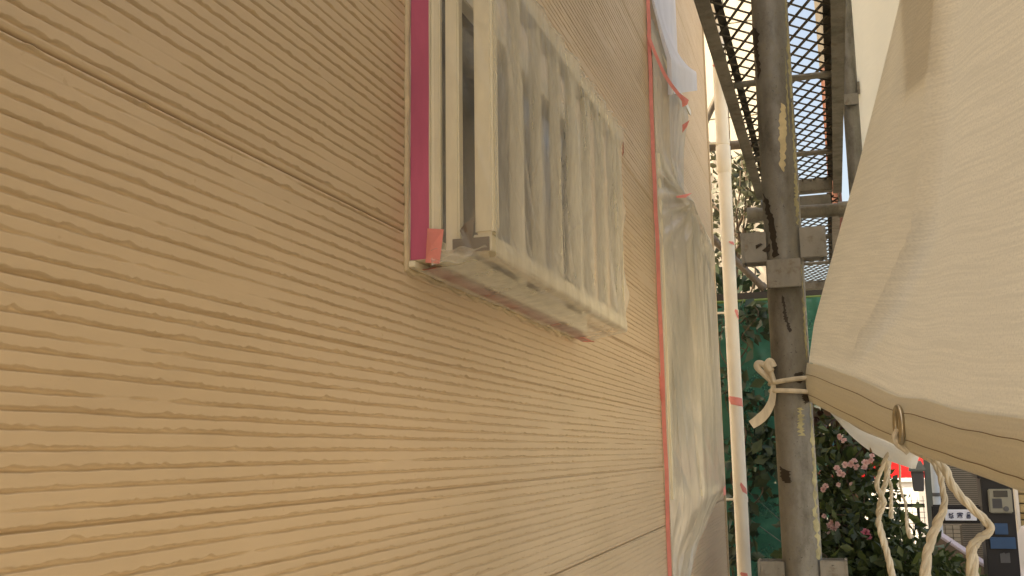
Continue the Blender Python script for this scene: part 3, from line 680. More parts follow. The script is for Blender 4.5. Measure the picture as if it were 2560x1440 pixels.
for i, h in enumerate(hz):
    k = np.exp(-dist / 0.5)
    out = 0.30 * np.minimum(h, 0.62) * k + 0.16 * np.minimum(h, 0.9) * (1 - k)
    sh[i, :, 0] = T[:, 0] + out; sh[i, :, 1] = T[:, 1] + 0.02 * h * k; sh[i, :, 2] = T[:, 2] + h
    dfold[i] = dist_at(sh[i], fold_x)
    w_ = 0.006 + 0.010 * h
    fold = 0.006 * np.tanh((dist - dfold[i]) / w_) - 0.008 * np.exp(-((dist - dfold[i] + 1.5 * w_) / (1.6 * w_)) ** 2)
    fold += 0.006 * np.exp(-((dist - 0.55 * dfold[i]) / 0.02) ** 2) + 0.008 * np.sin(dist * 8 + h * 4) * min(1, h / 0.25)
    sh[i, :, 0] += fold * min(1, h / 0.05)
DD, HH = np.meshgrid(dist, hz)
sh[..., 0] += np.clip(HH / 0.08, 0, 1) * np.clip(1.4 - DD, 0, 1) * (ridges(np.minimum(DD, 1.2), HH, 16, 0.0035, 0.010, R_(70), 0.25, 51, 0.22) + ridges(np.minimum(DD, 1.2), HH, 14, 0.0022, 0.006, R_(15), 0.3, 52, 0.15))
def strip(rows_, d0, d1, off, n):
    """a piece of cloth following the sheet between two distances along each row"""
    out = []
    for i in rows_:
        dd = np.linspace(d0[i], d1[i], n); out.append(np.stack([np.interp(dd, dist, sh[i, :, c]) for c in range(3)], -1) + off)
    return np.array(out)
grid('under_layer', strip(range(1, len(hz)), np.zeros(len(hz)), dfold, np.array([0.007, 0.002, 0]), 24), 'sheet_under', sheet)
pd0 = np.array([dist_at(r_, lambda y: np.interp(y, [0, 262], [2252, 2264])) for r_ in sh]); pd1 = np.array([dist_at(r_, lambda y: np.interp(y, [0, 262], [2340, 2338])) for r_ in sh])
prow = []
for i in range(len(hz)):
    j = int(np.argmin(np.abs(dist - pd0[i]))); yy = project(sh[i, j])[1]
    if -300 < yy < 262: prow.append(i)
pt_ = strip(prow, pd0, pd1, np.array([0.0105, 0.003, 0]), 16)
grid('woven_cloth', sh, 'sheet', sheet)
hm = []
for t_ in np.linspace(0, 1, 14):
    p = T * (1 - t_) + Bq * t_; bul = 0.004 * math.sin(math.pi * t_)
    p = p + np.array([-0.0035 - bul, -0.001, 0.0]); p[:, 2] += 0.0
    hm.append(p)
for t_ in np.linspace(1, 0, 6): p = T * (1 - t_) + Bq * t_; hm.append(p + np.array([0.005, 0.001, 0]))
hem = grid('hem', np.array(hm), 'hem', sheet)
for f_, nm in ((0.28, 'stitching'), (0.80, 'stitching')):
    m = MB(); acc = 0
    for i in range(0, nc * 2 - 4):
        def pt(q):
            k = min(int(q), nc - 2); w = q - k; tt = f_ + 0.006 * math.sin(q * 0.37)
            p = (T[k] * (1 - tt) + Bq[k] * tt) * (1 - w) + (T[k + 1] * (1 - tt) + Bq[k + 1] * tt) * w
            return Vector(p) + Vector((-0.0035 - 0.004 * math.sin(math.pi * tt) - 0.0007, -0.0012, 0.0))
        if i * 0.5 + 0.42 < nc - 1 and dist[min(int(i * .5), nc - 1)] < 1.0: m.bar(pt(i * 0.5), pt(i * 0.5 + 0.34), 0.0006, 0.0006)
    m.build(nm, 'thread', hem)
gp = ray_plane(2274, 1062) + Vector((-0.009, -0.002, 0)); ax = Vector((0.97, 0.2, 0.0)).normalized(); s1 = Vector((-0.2, 0.97, 0)); s2 = Vector((0, 0, 1))
ring = [gp + (s1 * math.cos(t) * 0.0105 + s2 * math.sin(t) * 0.0155) for t in np.linspace(0, 2 * math.pi, 33)]
MB().tube(ring, 0.0028, 10, False).build('grommet', 'brass', sheet, True)
# darker see-through rectangle lying behind the cloth, upper left
grid('back_patch', pt_, 'patch', sheet)
# far cream sheet, tied along the far pole
fs = thing('scaffold_sheet', 'smooth bright cream scaffold sheet at the top, right of the far pole', 'sheet', 'scaffold sheets')
line = spline([(0.134, 3.285, 0), (0.20, 2.9, 0), (0.27, 2.3, 0), (0.27, 1.75, 0), (0.20, 1.42, 0)], 14); zq = np.linspace(0.30, 1.68, 24)
G = np.array([[(p.x + 0.015 * math.sin(i * 0.25 + z * 2) * min(1, i / 6), p.y, z + 0.02 * math.sin(i * 0.3)) for i, p in enumerate(line)] for z in zq])
grid('woven_cloth', G, 'sheet_far', fs)
# white hem of the outer sheet, hanging just below the near hem
wt = spline([PY(2066, 1008, 1.40), PY(2130, 1060, 1.34), PY(2200, 1098, 1.28), PY(2292, 1132, 1.20)], 10)
wb_ = spline([PY(2070, 1024, 1.40), PY(2130, 1092, 1.34), PY(2196, 1140, 1.28), PY(2280, 1172, 1.20)], 10)
us = thing('scaffold_sheet', 'bright white folded hem strip hanging below the near sheet hem', 'sheet', 'scaffold sheets')
wp = [[Vector(a) * (1 - t) + Vector(b) * t + Vector((-0.003 * math.sin(math.pi * t), -0.004 * math.sin(math.pi * t), 0)) for a, b in zip(wt, wb_)] for t in np.linspace(0, 1, 8)]
wp += [[Vector(a) * (1 - t) + Vector(b) * t + Vector((0.004, 0.004, 0.0)) for a, b in zip(wt, wb_)] for t in np.linspace(1, 0, 5)]
grid('folded_hem', np.array([[tuple(p) for p in r_] for r_ in wp]), 'hem_white', us)
gl = [PY(2176 + dx, y, 1.293) for dx, y in ((10, 1108), (2, 1118), (1, 1130))]
MB().tube(gl, 0.0016, 8).build('stitching', 'thread', us)
gr_ = spline([PY(2085, 1020, 1.42), PY(2150, 1066, 1.30), PY(2230, 1100, 1.2), PY(2330, 1150, 1.08)], 10)
tag(MB().tube(gr_, 0.0035, 8).build('edge_rope', 'cord', None, True), 'grey rope running along under the near sheet hem', 'rope')

# ------------------------------------------------------------------ cords
def cord(pts, r, label, n=10, flat=0.0, tw=True):
    p = spline(pts, 22); N = len(p)
    rs = r if isinstance(r, list) else [r] * 2
    rr = list(np.interp(np.linspace(0, 1, N), np.linspace(0, 1, len(rs)), rs))
    jj = smooth_noise(N, N // 5, np.random.default_rng(len(label))); rr = [q * 0.58 * (1 + 0.07 * jj[i]) for i, q in enumerate(rr)]
    m = MB(); ph = 0.0
    tw_ = [0.0]
    for i in range(1, N): tw_.append(tw_[-1] + (p[i] - p[i - 1]).length / (rr[i] * 1.9))
    for k in range(3):
        sp_ = []
        for i, q_ in enumerate(p):
            d = (p[min(i + 1, N - 1)] - p[max(i - 1, 0)]).normalized(); e1 = d.cross(Vector((0, 1, 0))).normalized(); e2 = d.cross(e1)
            a_ = tw_[i] + k * 2.094; sp_.append(q_ + (e1 * math.cos(a_) + e2 * math.sin(a_)) * rr[i] * 0.5)
        m.tube(sp_, [r_ * 0.62 for r_ in rr], 8)
    return tag(m.build('tie_cord', 'cord', None, True), label, 'cord', 'white tie cords')
def D(pts, Y): return [PY(x, y, Y + (q[0] if q else 0)) for x, y, *q in pts]
knot = thing('tie_cord', 'white cord wound twice round the stained pole and tied in a bow', 'cord', 'white tie cords')
for zz_, tilt in ((zof(950, P1[1] - RAD), 0.003), (zof(978, P1[1] - RAD), -0.002)):
    ringp = [(P1[0] + (RAD + 0.003) * math.cos(t), P1[1] + (RAD + 0.003) * math.sin(t), zz_ + tilt * math.cos(t)) for t in np.linspace(0, 2 * math.pi, 41)]
    MB().tube(ringp, 0.0031, 10, False).build('loop', 'cord', knot, True)
yk = P1[1] - 0.012
MB().tube(spline(D([(1938, 962), (1920, 944), (1902, 928), (1892, 916), (1896, 908), (1910, 912), (1922, 930), (1934, 952)], yk), 8), 0.0040, 10).build('bow_loop', 'cord', knot, True)
MB().tube(spline(D([(1936, 955), (1928, 930), (1920, 912), (1926, 904), (1934, 918)], yk - 0.008), 8), [0.003 + 0.002 * (i > 8) for i in range(33)], 10).build('bow_loop', 'cord', knot, True)
def ribbon(name, pts, w, par, thick=0.0025):
    p = spline(pts, 8); m = MB(); vs = []; N = len(p)
    for i, q in enumerate(p):
        d = (p[min(i + 1, N - 1)] - p[max(i - 1, 0)]).normalized(); sd = d.cross(Vector((0, 1, 0))).normalized() * (w if not isinstance(w, list) else float(np.interp(i / (N - 1), np.linspace(0, 1, len(w)), w))) / 2
        nn = Vector((0, thick / 2, 0)); vs += [q - sd - nn, q + sd - nn, q + sd + nn, q - sd + nn]
    fs_ = [(4 * i + k, 4 * i + (k + 1) % 4, 4 * i + 4 + (k + 1) % 4, 4 * i + 4 + k) for i in range(N - 1) for k in range(4)] + [(3, 2, 1, 0), tuple(4 * (N - 1) + k for k in range(4))]
    m.add(vs, fs_); return m.build(name, 'cord', par, True)
ribbon('cord_end', D([(1934, 962), (1930, 1000), (1916, 1030), (1896, 1050), (1878, 1062)], yk - 0.004), [0.006, 0.010, 0.013, 0.011], knot)
ribbon('cord_end', D([(1938, 962), (1938, 990), (1932, 1012)], yk + 0.002), [0.006, 0.009], knot)
cord([PY(2018, 948, 1.338), PY(2030, 946, 1.34), PY(2045, 950, 1.30)], 0.0032, 'short white cord joining pole to the near sheet hem')
cord(D([(2222, 1132), (2212, 1150), (2205, 1170), (2192, 1205), (2196, 1225), (2206, 1244), (2210, 1262), (2196, 1300), (2204, 1340), (2222, 1400), (2236, 1470)], 1.25), [0.0035, 0.0045, 0.0046, 0.0066], 'long white cord crossing its twin below the white hem, leftmost pair', 10)
cord(D([(2216, 1138), (2218, 1170), (2214, 1205), (2206, 1232), (2198, 1262), (2196, 1290), (2206, 1330), (2216, 1370), (2228, 1420), (2232, 1470)], 1.262), [0.0048, 0.0044, 0.0040, 0.0055], 'darker twin cord crossing behind the leftmost long cord', 10)
cord(D([(2226, 1146), (2224, 1172), (2222, 1196), (2228, 1216), (2228, 1260), (2228, 1296)], 1.27), [0.0022, 0.0026, 0.0030, 0.0046], 'short thin cord ending free beside the twin cords')
cord(D([(2248, 1150), (2250, 1180), (2250, 1206), (2256, 1238), (2264, 1260), (2266, 1300), (2270, 1326), (2278, 1345)], 1.24), [0.0016, 0.0024, 0.0022, 0.0050], 'thin frayed cord hanging in front of the mesh fence')
cord(D([(2322, 1136), (2334, 1156), (2350, 1186), (2356, 1220), (2362, 1256), (2352, 1290), (2338, 1320), (2326, 1356), (2316, 1400), (2314, 1480)], 0.96), [0.0040, 0.0046, 0.0042, 0.0066, 0.0062, 0.0080], 'thick white cord bending beside the name plate', 12)
cord(D([(2318, 1130), (2340, 1150), (2362, 1172), (2372, 1196), (2392, 1230), (2430, 1270), (2462, 1300), (2476, 1318), (2466, 1336), (2446, 1348), (2432, 1368), (2430, 1400), (2436, 1480)], 0.93), [0.0040, 0.0055, 0.0062, 0.0058, 0.0056, 0.0058, 0.0070, 0.0090], 'thickest white cord with a sharp kink in front of the gate post', 12)
cord([gp + Vector((-0.002, 0.003, -0.004)), gp + Vector((-0.004, 0.0, -0.014)), gp + Vector((0.006, -0.002, -0.024))], [0.0040, 0.0045], 'cord threaded through the metal grommet in the near hem')

# ================================================================== BACKGROUND
# white neighbour house with panel lines
nb = thing('house', 'white neighbouring house wall with panel joints, dappled by a tree', 'house')
YB = 9.0
M['panel_white'] = pmat('white_panel', (0.50, 0.465, 0.39), 0.75, var=0.05)
for i in range(9):
    for j in range(9):
        x0 = -4.1 + i * 0.42; z0 = GZ + 0.9 * j
        if i == 0 and j == 0: w0 = MB().box(0, 0.412, 0, 0.04, 0, 0.892).build('wall_panel', 'panel_white', nb, bevel=0.003); o = w0
        else: o = link(w0.copy(), nb)
        o.location = (x0, YB, z0)
box('wall', (-4.15, -0.33, YB + 0.041, YB + 4, GZ, 6.6), 'plaster_white', nb)
# far pale houses beyond the road
def far_house(x0, x1, y0, h, mat, label, wins):
    t = thing('house', label, 'house'); box('wall', (x0, x1, y0, y0 + 6, GZ, GZ + h), mat, t)
    m = MB(); m.add([(x0 - .3, y0 - .3, GZ + h), (x1 + .3, y0 - .3, GZ + h), (x1 + .3, y0 + 6.3, GZ + h), (x0 - .3, y0 + 6.3, GZ + h), (x0 - .3, y0 + 3, GZ + h + 1.5), (x1 + .3, y0 + 3, GZ + h + 1.5)],
                    [(0, 1, 5, 4), (2, 3, 4, 5), (0, 4, 3), (1, 2, 5), (0, 3, 2, 1)]); m.build('roof', 'roof_grey', t)
    for (wx, wz) in wins:
        f = MB().box(wx - .5, wx + .5, y0 - 0.06, y0 - 0.002, wz - .6, wz + .6).build('window', 'plaster_white', t); box('pane', (wx - .42, wx + .42, y0 - 0.075, y0 - 0.062, wz - .52, wz + .52), 'glass_dark', f)
M['roof_grey'] = pmat('grey_roof', (0.14, 0.13, 0.13), 0.8); M['plaster_cream'] = pmat('cream_wall', (0.62, 0.56, 0.44), 0.8)
far_house(1.6, 9.0, 17, 5.2, 'plaster_cream', 'pale cream house across the street behind the brick wall', [(3.0, 0.4), (5.5, 0.4), (3.0, 2.6)])
far_house(-3.0, 1.2, 24, 2.2, 'plaster_white', 'low white building far down the street behind the cars', [(-1.0, -.4), (0.4, -.4)])

# orange and tan post behind the platforms
M['orange'] = pmat('orange_paint', (0.10, 0.032, 0.016), 0.6); M['tan_post'] = pmat('tan_post', (0.09, 0.075, 0.055), 0.7)
up = thing('utility_post', 'tall street post, orange below and tan above, seen through the platform mesh', 'post')
q0 = PY(2097, 620, 8.2)
MB().tube([(q0.x, 8.2, GZ), (q0.x, 8.2, 3.05)], 0.050, 20).build('lower_shaft', 'orange', up, True)
MB().tube([(q0.x, 8.2, 3.05), (q0.x - 0.05, 8.2, 7.0)], 0.055, 20).build('upper_shaft', 'tan_post', up, True)

# ------------------------------------------------------------------ green netted garden frame
M['rail_black'] = pmat('black_rail', (0.035, 0.032, 0.028), 0.5); M['rail_lime'] = pmat('lime_pipe', (0.075, 0.13, 0.02), 0.5)
M['net_line'] = pmat('grey_line', (0.12, 0.14, 0.12), 0.7)
M['net'] = film_mat('green_net', (0.03, 0.19, 0.13), 0.55, 0.90, 5, 0.04, (1, 1, 1), 0.5)
nf = thing('netted_frame', 'dark garden frame hung with translucent green net behind the downpipe', 'garden frame')
YG = 5.6
xL, xR = PY(1760, 745, YG).x, PY(2085, 745, YG).x; zt = PY(1860, 745, YG).z; zm = PY(1860, 935, YG).z
box('top_rail', (xL, xR, YG - 0.02, YG + 0.02, zt - 0.012, zt + 0.026), 'rail_black', nf, 0.002)
MB().tube([(xL, YG - 0.034, zt - 0.024), (xR, YG - 0.034, zt - 0.024)], 0.011, 12).build('lime_pipe', 'rail_lime', nf, True)
box('top_rail', (xL, xR, YG - 0.02, YG + 0.02, zt - 0.075, zt - 0.045), 'rail_black', nf, 0.002)
box('middle_rail', (xL, xR, YG - 0.02, YG + 0.02, zm - 0.022, zm + 0.022), 'rail_black', nf, 0.002)
for x in (xL, xR - 0.05, (xL + xR) / 2 + 0.02): box('post', (x, x + 0.04, YG + 0.021, YG + 0.06, GZ, zt + 0.02), 'rail_black', nf)
xs = np.linspace(xL - 0.1, xR + 0.02, 70); zs = np.linspace(zt - 0.03, GZ + 0.05, 90); XX, ZZ = np.meshgrid(xs, zs)
YYn = YG - 0.05 + ridges(XX, ZZ, 60, 0.05, 0.035, R_(60), 0.7, 41, 0.5) + 0.02 * np.sin(XX * 9)
grid('green_net', np.stack([XX, np.minimum(YYn, YG - 0.045), ZZ], -1), 'net', nf)
for (x0, y0, x1, y1) in ((1850, 1210, 1950, 1300), (1860, 1120, 1960, 1215), (1850, 1280, 1960, 1360)):
    MB().tube([PY(x0, y0, YG - 0.16), PY(x1, y1, YG - 0.14)], 0.0025, 6).build('net_cord', 'net_line', nf)
gb = thing('net_bundle', 'bunched green net sticking out right of the stained pole', 'net')
C = PY(2056, 790, YG + 0.05); th = np.linspace(0, 2 * math.pi, 25); zz = np.linspace(-0.16, 0.16, 16); A, B = np.meshgrid(th, zz)
rad = (0.035 + 0.05 * np.clip((B + 0.16) / 0.32, 0, 1)) * (1 + 0.3 * np.sin(A * 5 + B * 20))
grid('net', np.stack([C.x + rad * np.cos(A) + B * 0.35, C.y + rad * np.sin(A), C.z + B], -1), 'net', gb)

# ------------------------------------------------------------------ trees and shrubs
def limb(m, a, b, r0, r1, wob, seed):
    r = random.Random(seed); a, b = Vector(a), Vector(b); n = 6
    pts = [a.lerp(b, i / n) + Vector((r.uniform(-1, 1), r.uniform(-1, 1), r.uniform(-.5, .5))) * wob * (0 < i < n) for i in range(n + 1)]
    m.tube(spline(pts, 4), list(np.linspace(r0, r1, n * 4 + 1)), 9); return pts
def tree(name, label, cat, base, blobs, nleaf, lsize, mat, seed, trunk_r=0.05, group=None, twigs=10, droop=0.3):
    t = thing(name, label, cat, group); m = MB(); r = random.Random(seed)
    top_ = Vector(blobs[0][:3]); pts = limb(m, base, top_, trunk_r, trunk_r * 0.4, trunk_r, seed)
    for k in range(twigs):
        b = blobs[k % len(blobs)]; p = pts[r.randint(2, 6)]
        e = Vector(b[:3]) + Vector((r.uniform(-.8, .8) * b[3], r.uniform(-.8, .8) * b[4], r.uniform(-.6, .9) * b[5]))
        limb(m, p, e, trunk_r * 0.35, trunk_r * 0.08, 0.05, seed + k)
    m.build('trunk', 'bark', t, True)
    leaves('crown', blob_points(blobs, nleaf, seed), lsize, mat, t, seed, droop)
    return t
def B_(x, y, Y, rx, ry, rz): p = PY(x, y, Y); return (p.x, p.y, p.z, rx, ry, rz)
tree('tree', 'leafy tree between the downpipe and the neighbour wall', 'tree', (-0.85, 6.9, GZ),
     [B_(1850, 600, 6.8, .16, .3, .30), B_(1800, 480, 6.9, .20, .3, .30), B_(1880, 520, 6.8, .14, .3, .26), B_(1860, 420, 6.8, .16, .25, .2), B_(1780, 640, 6.7, .22, .3, .3), (-1.75, 8.25, 3.3, .55, .4, .5), (-2.1, 8.2, 3.9, .6, .45, .5), (-1.6, 8.4, 2.6, .4, .3, .4), (-2.5, 8.2, 3.1, .5, .4, .6)], 2600, 0.075, 'leaf_grey', 3, 0.04, twigs=14)
tree('shrub', 'dark shrub growing behind the green net', 'shrub', (-0.55, 5.95, GZ),
     [B_(1830, 800, 5.95, .18, .18, .30), B_(1900, 860, 6.0, .20, .15, .3), B_(1850, 1010, 5.95, .2, .15, .3), B_(1920, 1080, 6.0, .2, .15, .3), B_(1840, 1200, 5.9, .2, .15, .35), B_(1910, 1290, 5.95, .2, .15, .3), B_(1990, 900, 6.0, .2, .15, .4), B_(1850, 1380, 5.9, .25, .2, .3), (-0.5, 6.15, -0.2, .42, .16, .95), (-0.25, 6.2, -0.7, .35, .16, .7)], 6500, 0.085, 'leaf_dark', 5, 0.025, twigs=16)
tree('shrub', 'dark leafy vine in front of the green net below the cord bow', 'shrub', (-0.52, 5.4, GZ),
     [B_(1840, 800, 5.45, .10, .06, .10), B_(1880, 1120, 5.4, .14, .08, .16), B_(1840, 960, 5.42, .10, .06, .14), B_(1830, 1330, 5.35, .14, .1, .2), B_(1930, 1160, 5.4, .12, .08, .2), B_(1900, 1030, 5.4, .1, .06, .1), B_(1900, 800, 5.45, .10, .06, .12), B_(1850, 1240, 5.4, .1, .06, .12)], 560, 0.075, 'leaf_dark', 6, 0.016, twigs=12)
# rose bush
rb_blobs = [B_(2110, 1250, 3.9, .17, .22, .17), B_(2080, 1140, 4.0, .12, .2, .16), B_(2160, 1300, 3.9, .11, .22, .15), B_(2120, 1380, 3.7, .22, .25, .20), B_(2220, 1390, 3.7, .16, .25, .16), B_(2060, 1330, 3.9, .15, .2, .2), B_(2150, 1180, 4.0, .10, .2, .1), B_(2300, 1440, 3.6, .16, .2, .10), B_(2120, 1500, 3.6, .3, .3, .25), B_(2260, 1520, 3.6, .25, .3, .2)]
rose = tree('rose_bush', 'dark green rose bush with pink blooms right of the stained pole', 'rose bush', (0.05, 3.85, GZ), rb_blobs, 5200, 0.042, 'leaf', 8, 0.02, twigs=18)
leaves('young_leaves', blob_points([B_(2090, 1085, 4.1, .09, .15, .10), B_(2170, 1105, 4.1, .09, .15, .07), B_(2060, 1050, 4.1, .06, .1, .06)], 420, 44), 0.045, 'leaf_red', rose, 44)
leaves('sprigs', blob_points([B_(2262, 1270, 4.0, .04, .06, .04), B_(2240, 1340, 4.0, .05, .08, .06), B_(2235, 1235, 4.0, .03, .06, .05), B_(2290, 1330, 4.0, .03, .05, .05), B_(2300, 1410, 3.9, .06, .08, .04)], 90, 45, 0.6), 0.045, 'leaf', rose, 45)
def flower_mesh(mat, seed):
    r = random.Random(seed); vs, fs, tint = [], [], []
    for ringi, (n_, rr, lift) in enumerate(((6, 1.0, 0.15), (6, 0.78, 0.45), (5, 0.5, 0.75), (4, 0.25, 0.9))):
        for k in range(n_):
            a = 2 * math.pi * (k + 0.5 * (ringi % 2)) / n_ + r.uniform(-.2, .2); o = len(vs)
            for da, rad_, zz_ in ((0, 0.05, 0), (-0.5, rr * 0.7, lift * 0.5), (-0.28, rr, lift * 0.8 + r.uniform(-.1, .1)), (0.28, rr, lift * 0.8 + r.uniform(-.1, .1)), (0.5, rr * 0.7, lift * 0.5)):
                vs.append((rad_ * math.cos(a + da), rad_ * math.sin(a + da), zz_))
            fs.append(tuple(range(o, o + 5))); tint += [r.random() * 0.5 + 0.5 * rr] * 5
    me = bpy.data.meshes.new('flower'); me.from_pydata(vs, [], fs); at = me.attributes.new('tint', 'FLOAT', 'POINT'); at.data.foreach_set('value', tint); me.materials.append(M[mat]); return me
fm = [flower_mesh('petal', 1), flower_mesh('petal', 2), flower_mesh('petal_hot', 3)]
FL = [(2128, 1160, 0, 9), (2142, 1168, 1, 9), (2112, 1162, 1, 8), (2136, 1152, 0, 8), (2164, 1158, 1, 10), (2178, 1152, 0, 9), (2160, 1170, 0, 8), (2098, 1182, 1, 9), (2092, 1170, 0, 8), (2108, 1186, 1, 7), (2064, 1216, 1, 8), (2058, 1224, 0, 7),
      (2072, 1316, 1, 9), (2084, 1322, 0, 9), (2068, 1328, 1, 9), (2092, 1312, 1, 8), (2078, 1306, 0, 7), (2164, 1334, 2, 12), (2172, 1342, 2, 8), (2110, 1102, 1, 8), (2100, 1092, 0, 8), (2180, 1140, 1, 7), (2128, 1210, 1, 6), (2060, 1290, 0, 6), (2096, 1212, 1, 6)]
for x, y, k, r_ in FL:
    o = link(bpy.data.objects.new('flower', fm[k]), rose); Yf = 3.70 - 0.10 * (y > 1280); o.location = PY(x, y, Yf)
    o.scale = (r_ * 1.0 * Yf / F,) * 3; o.rotation_euler = (R_(random.uniform(35, 100)), R_(random.uniform(-25, 25)), R_(random.uniform(-40, 40)))
tree('shrub', 'low pale shrub at the foot of the brown side wall', 'shrub', (0.42, 4.0, GZ), [B_(2330, 1420, 4.0, .10, .1, .09), B_(2290, 1450, 4.0, .16, .12, .1), B_(2370, 1470, 4.0, .12, .1, .1)], 420, 0.05, 'leaf', 61, 0.012, twigs=6)

# ------------------------------------------------------------------ gate post with intercom, letter slot and name plate
M['post_black'] = pmat('black_post', (0.012, 0.011, 0.012), 0.5); M['intercom'] = pmat('intercom_grey', (0.27, 0.26, 0.20), 0.5); M['screen'] = pmat('intercom_screen', (0.03, 0.03, 0.028), 0.25, bump_s=0)
M['blue'] = pmat('blue_plate', (0.022, 0.075, 0.17), 0.45); M['plate_white'] = pmat('white_plate', (0.72, 0.76, 0.86), 0.35, var=0.02, bump_s=0); M['ink'] = pmat('navy_ink', (0.02, 0.03, 0.09), 0.5, bump_s=0)
M['slat_grey'] = pmat('grey_mark', (0.10, 0.10, 0.10), 0.6)
YP = 4.45
def fpt(x, y, dy=0.0): return PY(x, y, YP + dy)
gate = thing('gate_post', 'black gate post with intercom, blue letter slot and arm holding a name plate', 'gate post')
pl_, pr_ = fpt(2454, 1240).x, fpt(2534, 1240).x; ptop = fpt(2490, 1196).z
box('post', (pl_, pr_, YP, YP + 0.12, GZ, ptop), 'post_black', gate, 0.003)
box('cap', (pl_ - 0.012, pr_ + 0.012, YP - 0.012, YP + 0.13, ptop + 0.0005, ptop + 0.018), 'post_black', gate, 0.002)
def plate(name, x0, x1, y0, y1, d0, d1, mat, par, bevel=0.001):
    a, b = fpt(x0, y1), fpt(x1, y0); return box(name, (a.x, b.x, YP - d1, YP - d0, a.z, b.z), mat, par, bevel)
ic = plate('intercom', 2473, 2526, 1222, 1282, 0.0005, 0.022, 'intercom', gate, 0.004)
plate('screen', 2482, 2516, 1226, 1242, 0.0225, 0.024, 'screen', ic)
for k in range(9): plate('speaker_slot', 2480 + k * 2.6, 2481.2 + k * 2.6, 1246, 1270, 0.0222, 0.0232, 'slat_grey', ic, 0)
c = fpt(2513, 1271); MB().tube([(c.x, YP - 0.0222, c.z), (c.x, YP - 0.027, c.z)], 0.010, 18).build('call_button', 'slat_grey', ic, True)
plate('notice', 2488, 2518, 1308, 1336, 0.0005, 0.006, 'blue', gate)
ls = plate('letter_slot', 2476, 2537, 1343, 1371, 0.0005, 0.012, 'blue', gate)
for k in range(6): plate('vent_slot', 2502 + k * 4, 2504 + k * 4, 1384 - (k % 3), 1407, 0.0004, 0.003, 'slat_grey', gate, 0)
arm = plate('name_arm', 2333, 2453, 1263, 1308, -0.05, -0.02, 'post_black', gate, 0.006)
npx = plate('name_plate', 2362, 2438, 1273, 1300, 0.0205, 0.026, 'plate_white', gate); npx.location.y = 0
# dark brush-stroke characters on the plate
def strokes(name, cx, cy, segs):
    m = MB()
    for (x0, y0, x1, y1) in segs:
        a, b = fpt(cx + x0, cy + y0), fpt(cx + x1, cy + y1); a.y = b.y = YP - 0.0272; m.bar(a, b, 0.0012, 0.0036, (0, 0, 1))
    m.build(name, 'ink', npx)
strokes('character', 2376, 1287, [(-5, -5, -1, -1), (5, -6, 1, -1), (0, -7, 0, -2), (-6, 1, -1, 0), (1, 0, 6, 2), (-3, 3, -5, 6), (-2, 4, 3, 4), (3, 3, 6, 7), (-2, 7, 3, 7), (-4, -1, -6, -3)])
strokes('character', 2398, 1287, [(-6, -5, 6, -5), (0, -8, 0, -5), (-6, -5, -7, -2), (6, -5, 7, -2), (-4, -2, 4, -2), (-6, 1, 6, 1), (0, 1, 0, 7), (-3, 3, -6, 6), (3, 3, 6, 6)])
strokes('character', 2420, 1287, [(-4, -6, 3, -6), (-4, -6, -4, -1), (3, -6, 3, -1), (-4, -1, 3, -1), (-5, 1, 4, 1), (-5, 1, -5, 7), (4, 1, 4, 7), (-5, 7, 4, 7), (-5, 4, 4, 4)])

# ------------------------------------------------------------------ fence, post, shutter, side wall
M['post_green'] = pmat('grey_green_post', (0.12, 0.135, 0.115), 0.5); M['pipe_pale'] = pmat('pale_blue_pipe', (0.50, 0.56, 0.60), 0.45); M['wire'] = pmat('dark_wire', (0.03, 0.03, 0.028), 0.5)
YQ = 5.0
def q(x, y, Y=YQ): return PY(x, y, Y)
mf = thing('mesh_fence', 'dark wire mesh fence panel between rose bush and grey post', 'fence')
ax_, bx_ = q(2190, 1240).x, q(2310, 1240).x; za, zb = q(2250, 1365).z, q(2250, 1240).z
m = MB(); x = ax_
while x < bx_: m.bar((x, YQ, za), (x, YQ, zb), 0.0022, 0.0022); x += 0.025
z = za
while z < zb: m.bar((ax_, YQ - 0.003, z), (bx_, YQ - 0.003, z), 0.0022, 0.0022); z += 0.025
w_ = m.build('wire_mesh', 'wire', mf); w_['kind'] = 'stuff'
zr_ = q(2250, 1264).z; box('rail', (ax_, bx_, YQ + 0.004, YQ + 0.028, zr_ - 0.008, zr_ + 0.008), 'wire', mf)
zr_ = q(2250, 1368).z; box('rail', (ax_, bx_, YQ + 0.004, YQ + 0.028, zr_ - 0.014, zr_ + 0.006), 'wire', mf)
for xx in (2268, 2298): c = q(xx, 1300).x; box('upright', (c - 0.006, c + 0.006, YQ + 0.005, YQ + 0.02, GZ, zr_ + 0.20), 'wire', mf)
lp = thing('lamp_post', 'grey green garden post with a small hooded lamp on its left side', 'lamp post')
c = q(2319, 1200); box('post', (c.x - 0.013, c.x + 0.013, YQ - 0.03, YQ - 0.004, GZ, q(2319, 1140).z), 'post_green', lp, 0.002)
l = q(2292, 1180); zt_ = l.z
lm_ = MB(); lm_.add([(l.x - .035, YQ - .06, zt_ + .012), (l.x + .035, YQ - .06, zt_ + .012), (l.x + .035, YQ + .01, zt_ + .012), (l.x - .035, YQ + .01, zt_ + .012), (l.x - .018, YQ - .045, zt_ + .05), (l.x + .018, YQ - .045, zt_ + .05), (l.x + .018, YQ - .005, zt_ + .05), (l.x - .018, YQ - .005, zt_ + .05),
                     (l.x - .035, YQ - .06, zt_ + .003), (l.x + .035, YQ - .06, zt_ + .003), (l.x + .035, YQ + .01, zt_ + .003), (l.x - .035, YQ + .01, zt_ + .003)],
                    [(4, 5, 6, 7), (0, 1, 5, 4), (1, 2, 6, 5), (2, 3, 7, 6), (3, 0, 4, 7), (0, 8, 9, 1), (1, 9, 10, 2), (2, 10, 11, 3), (3, 11, 8, 0), (8, 11, 10, 9)])
lm_.build('lamp_hood', 'post_green', lp)
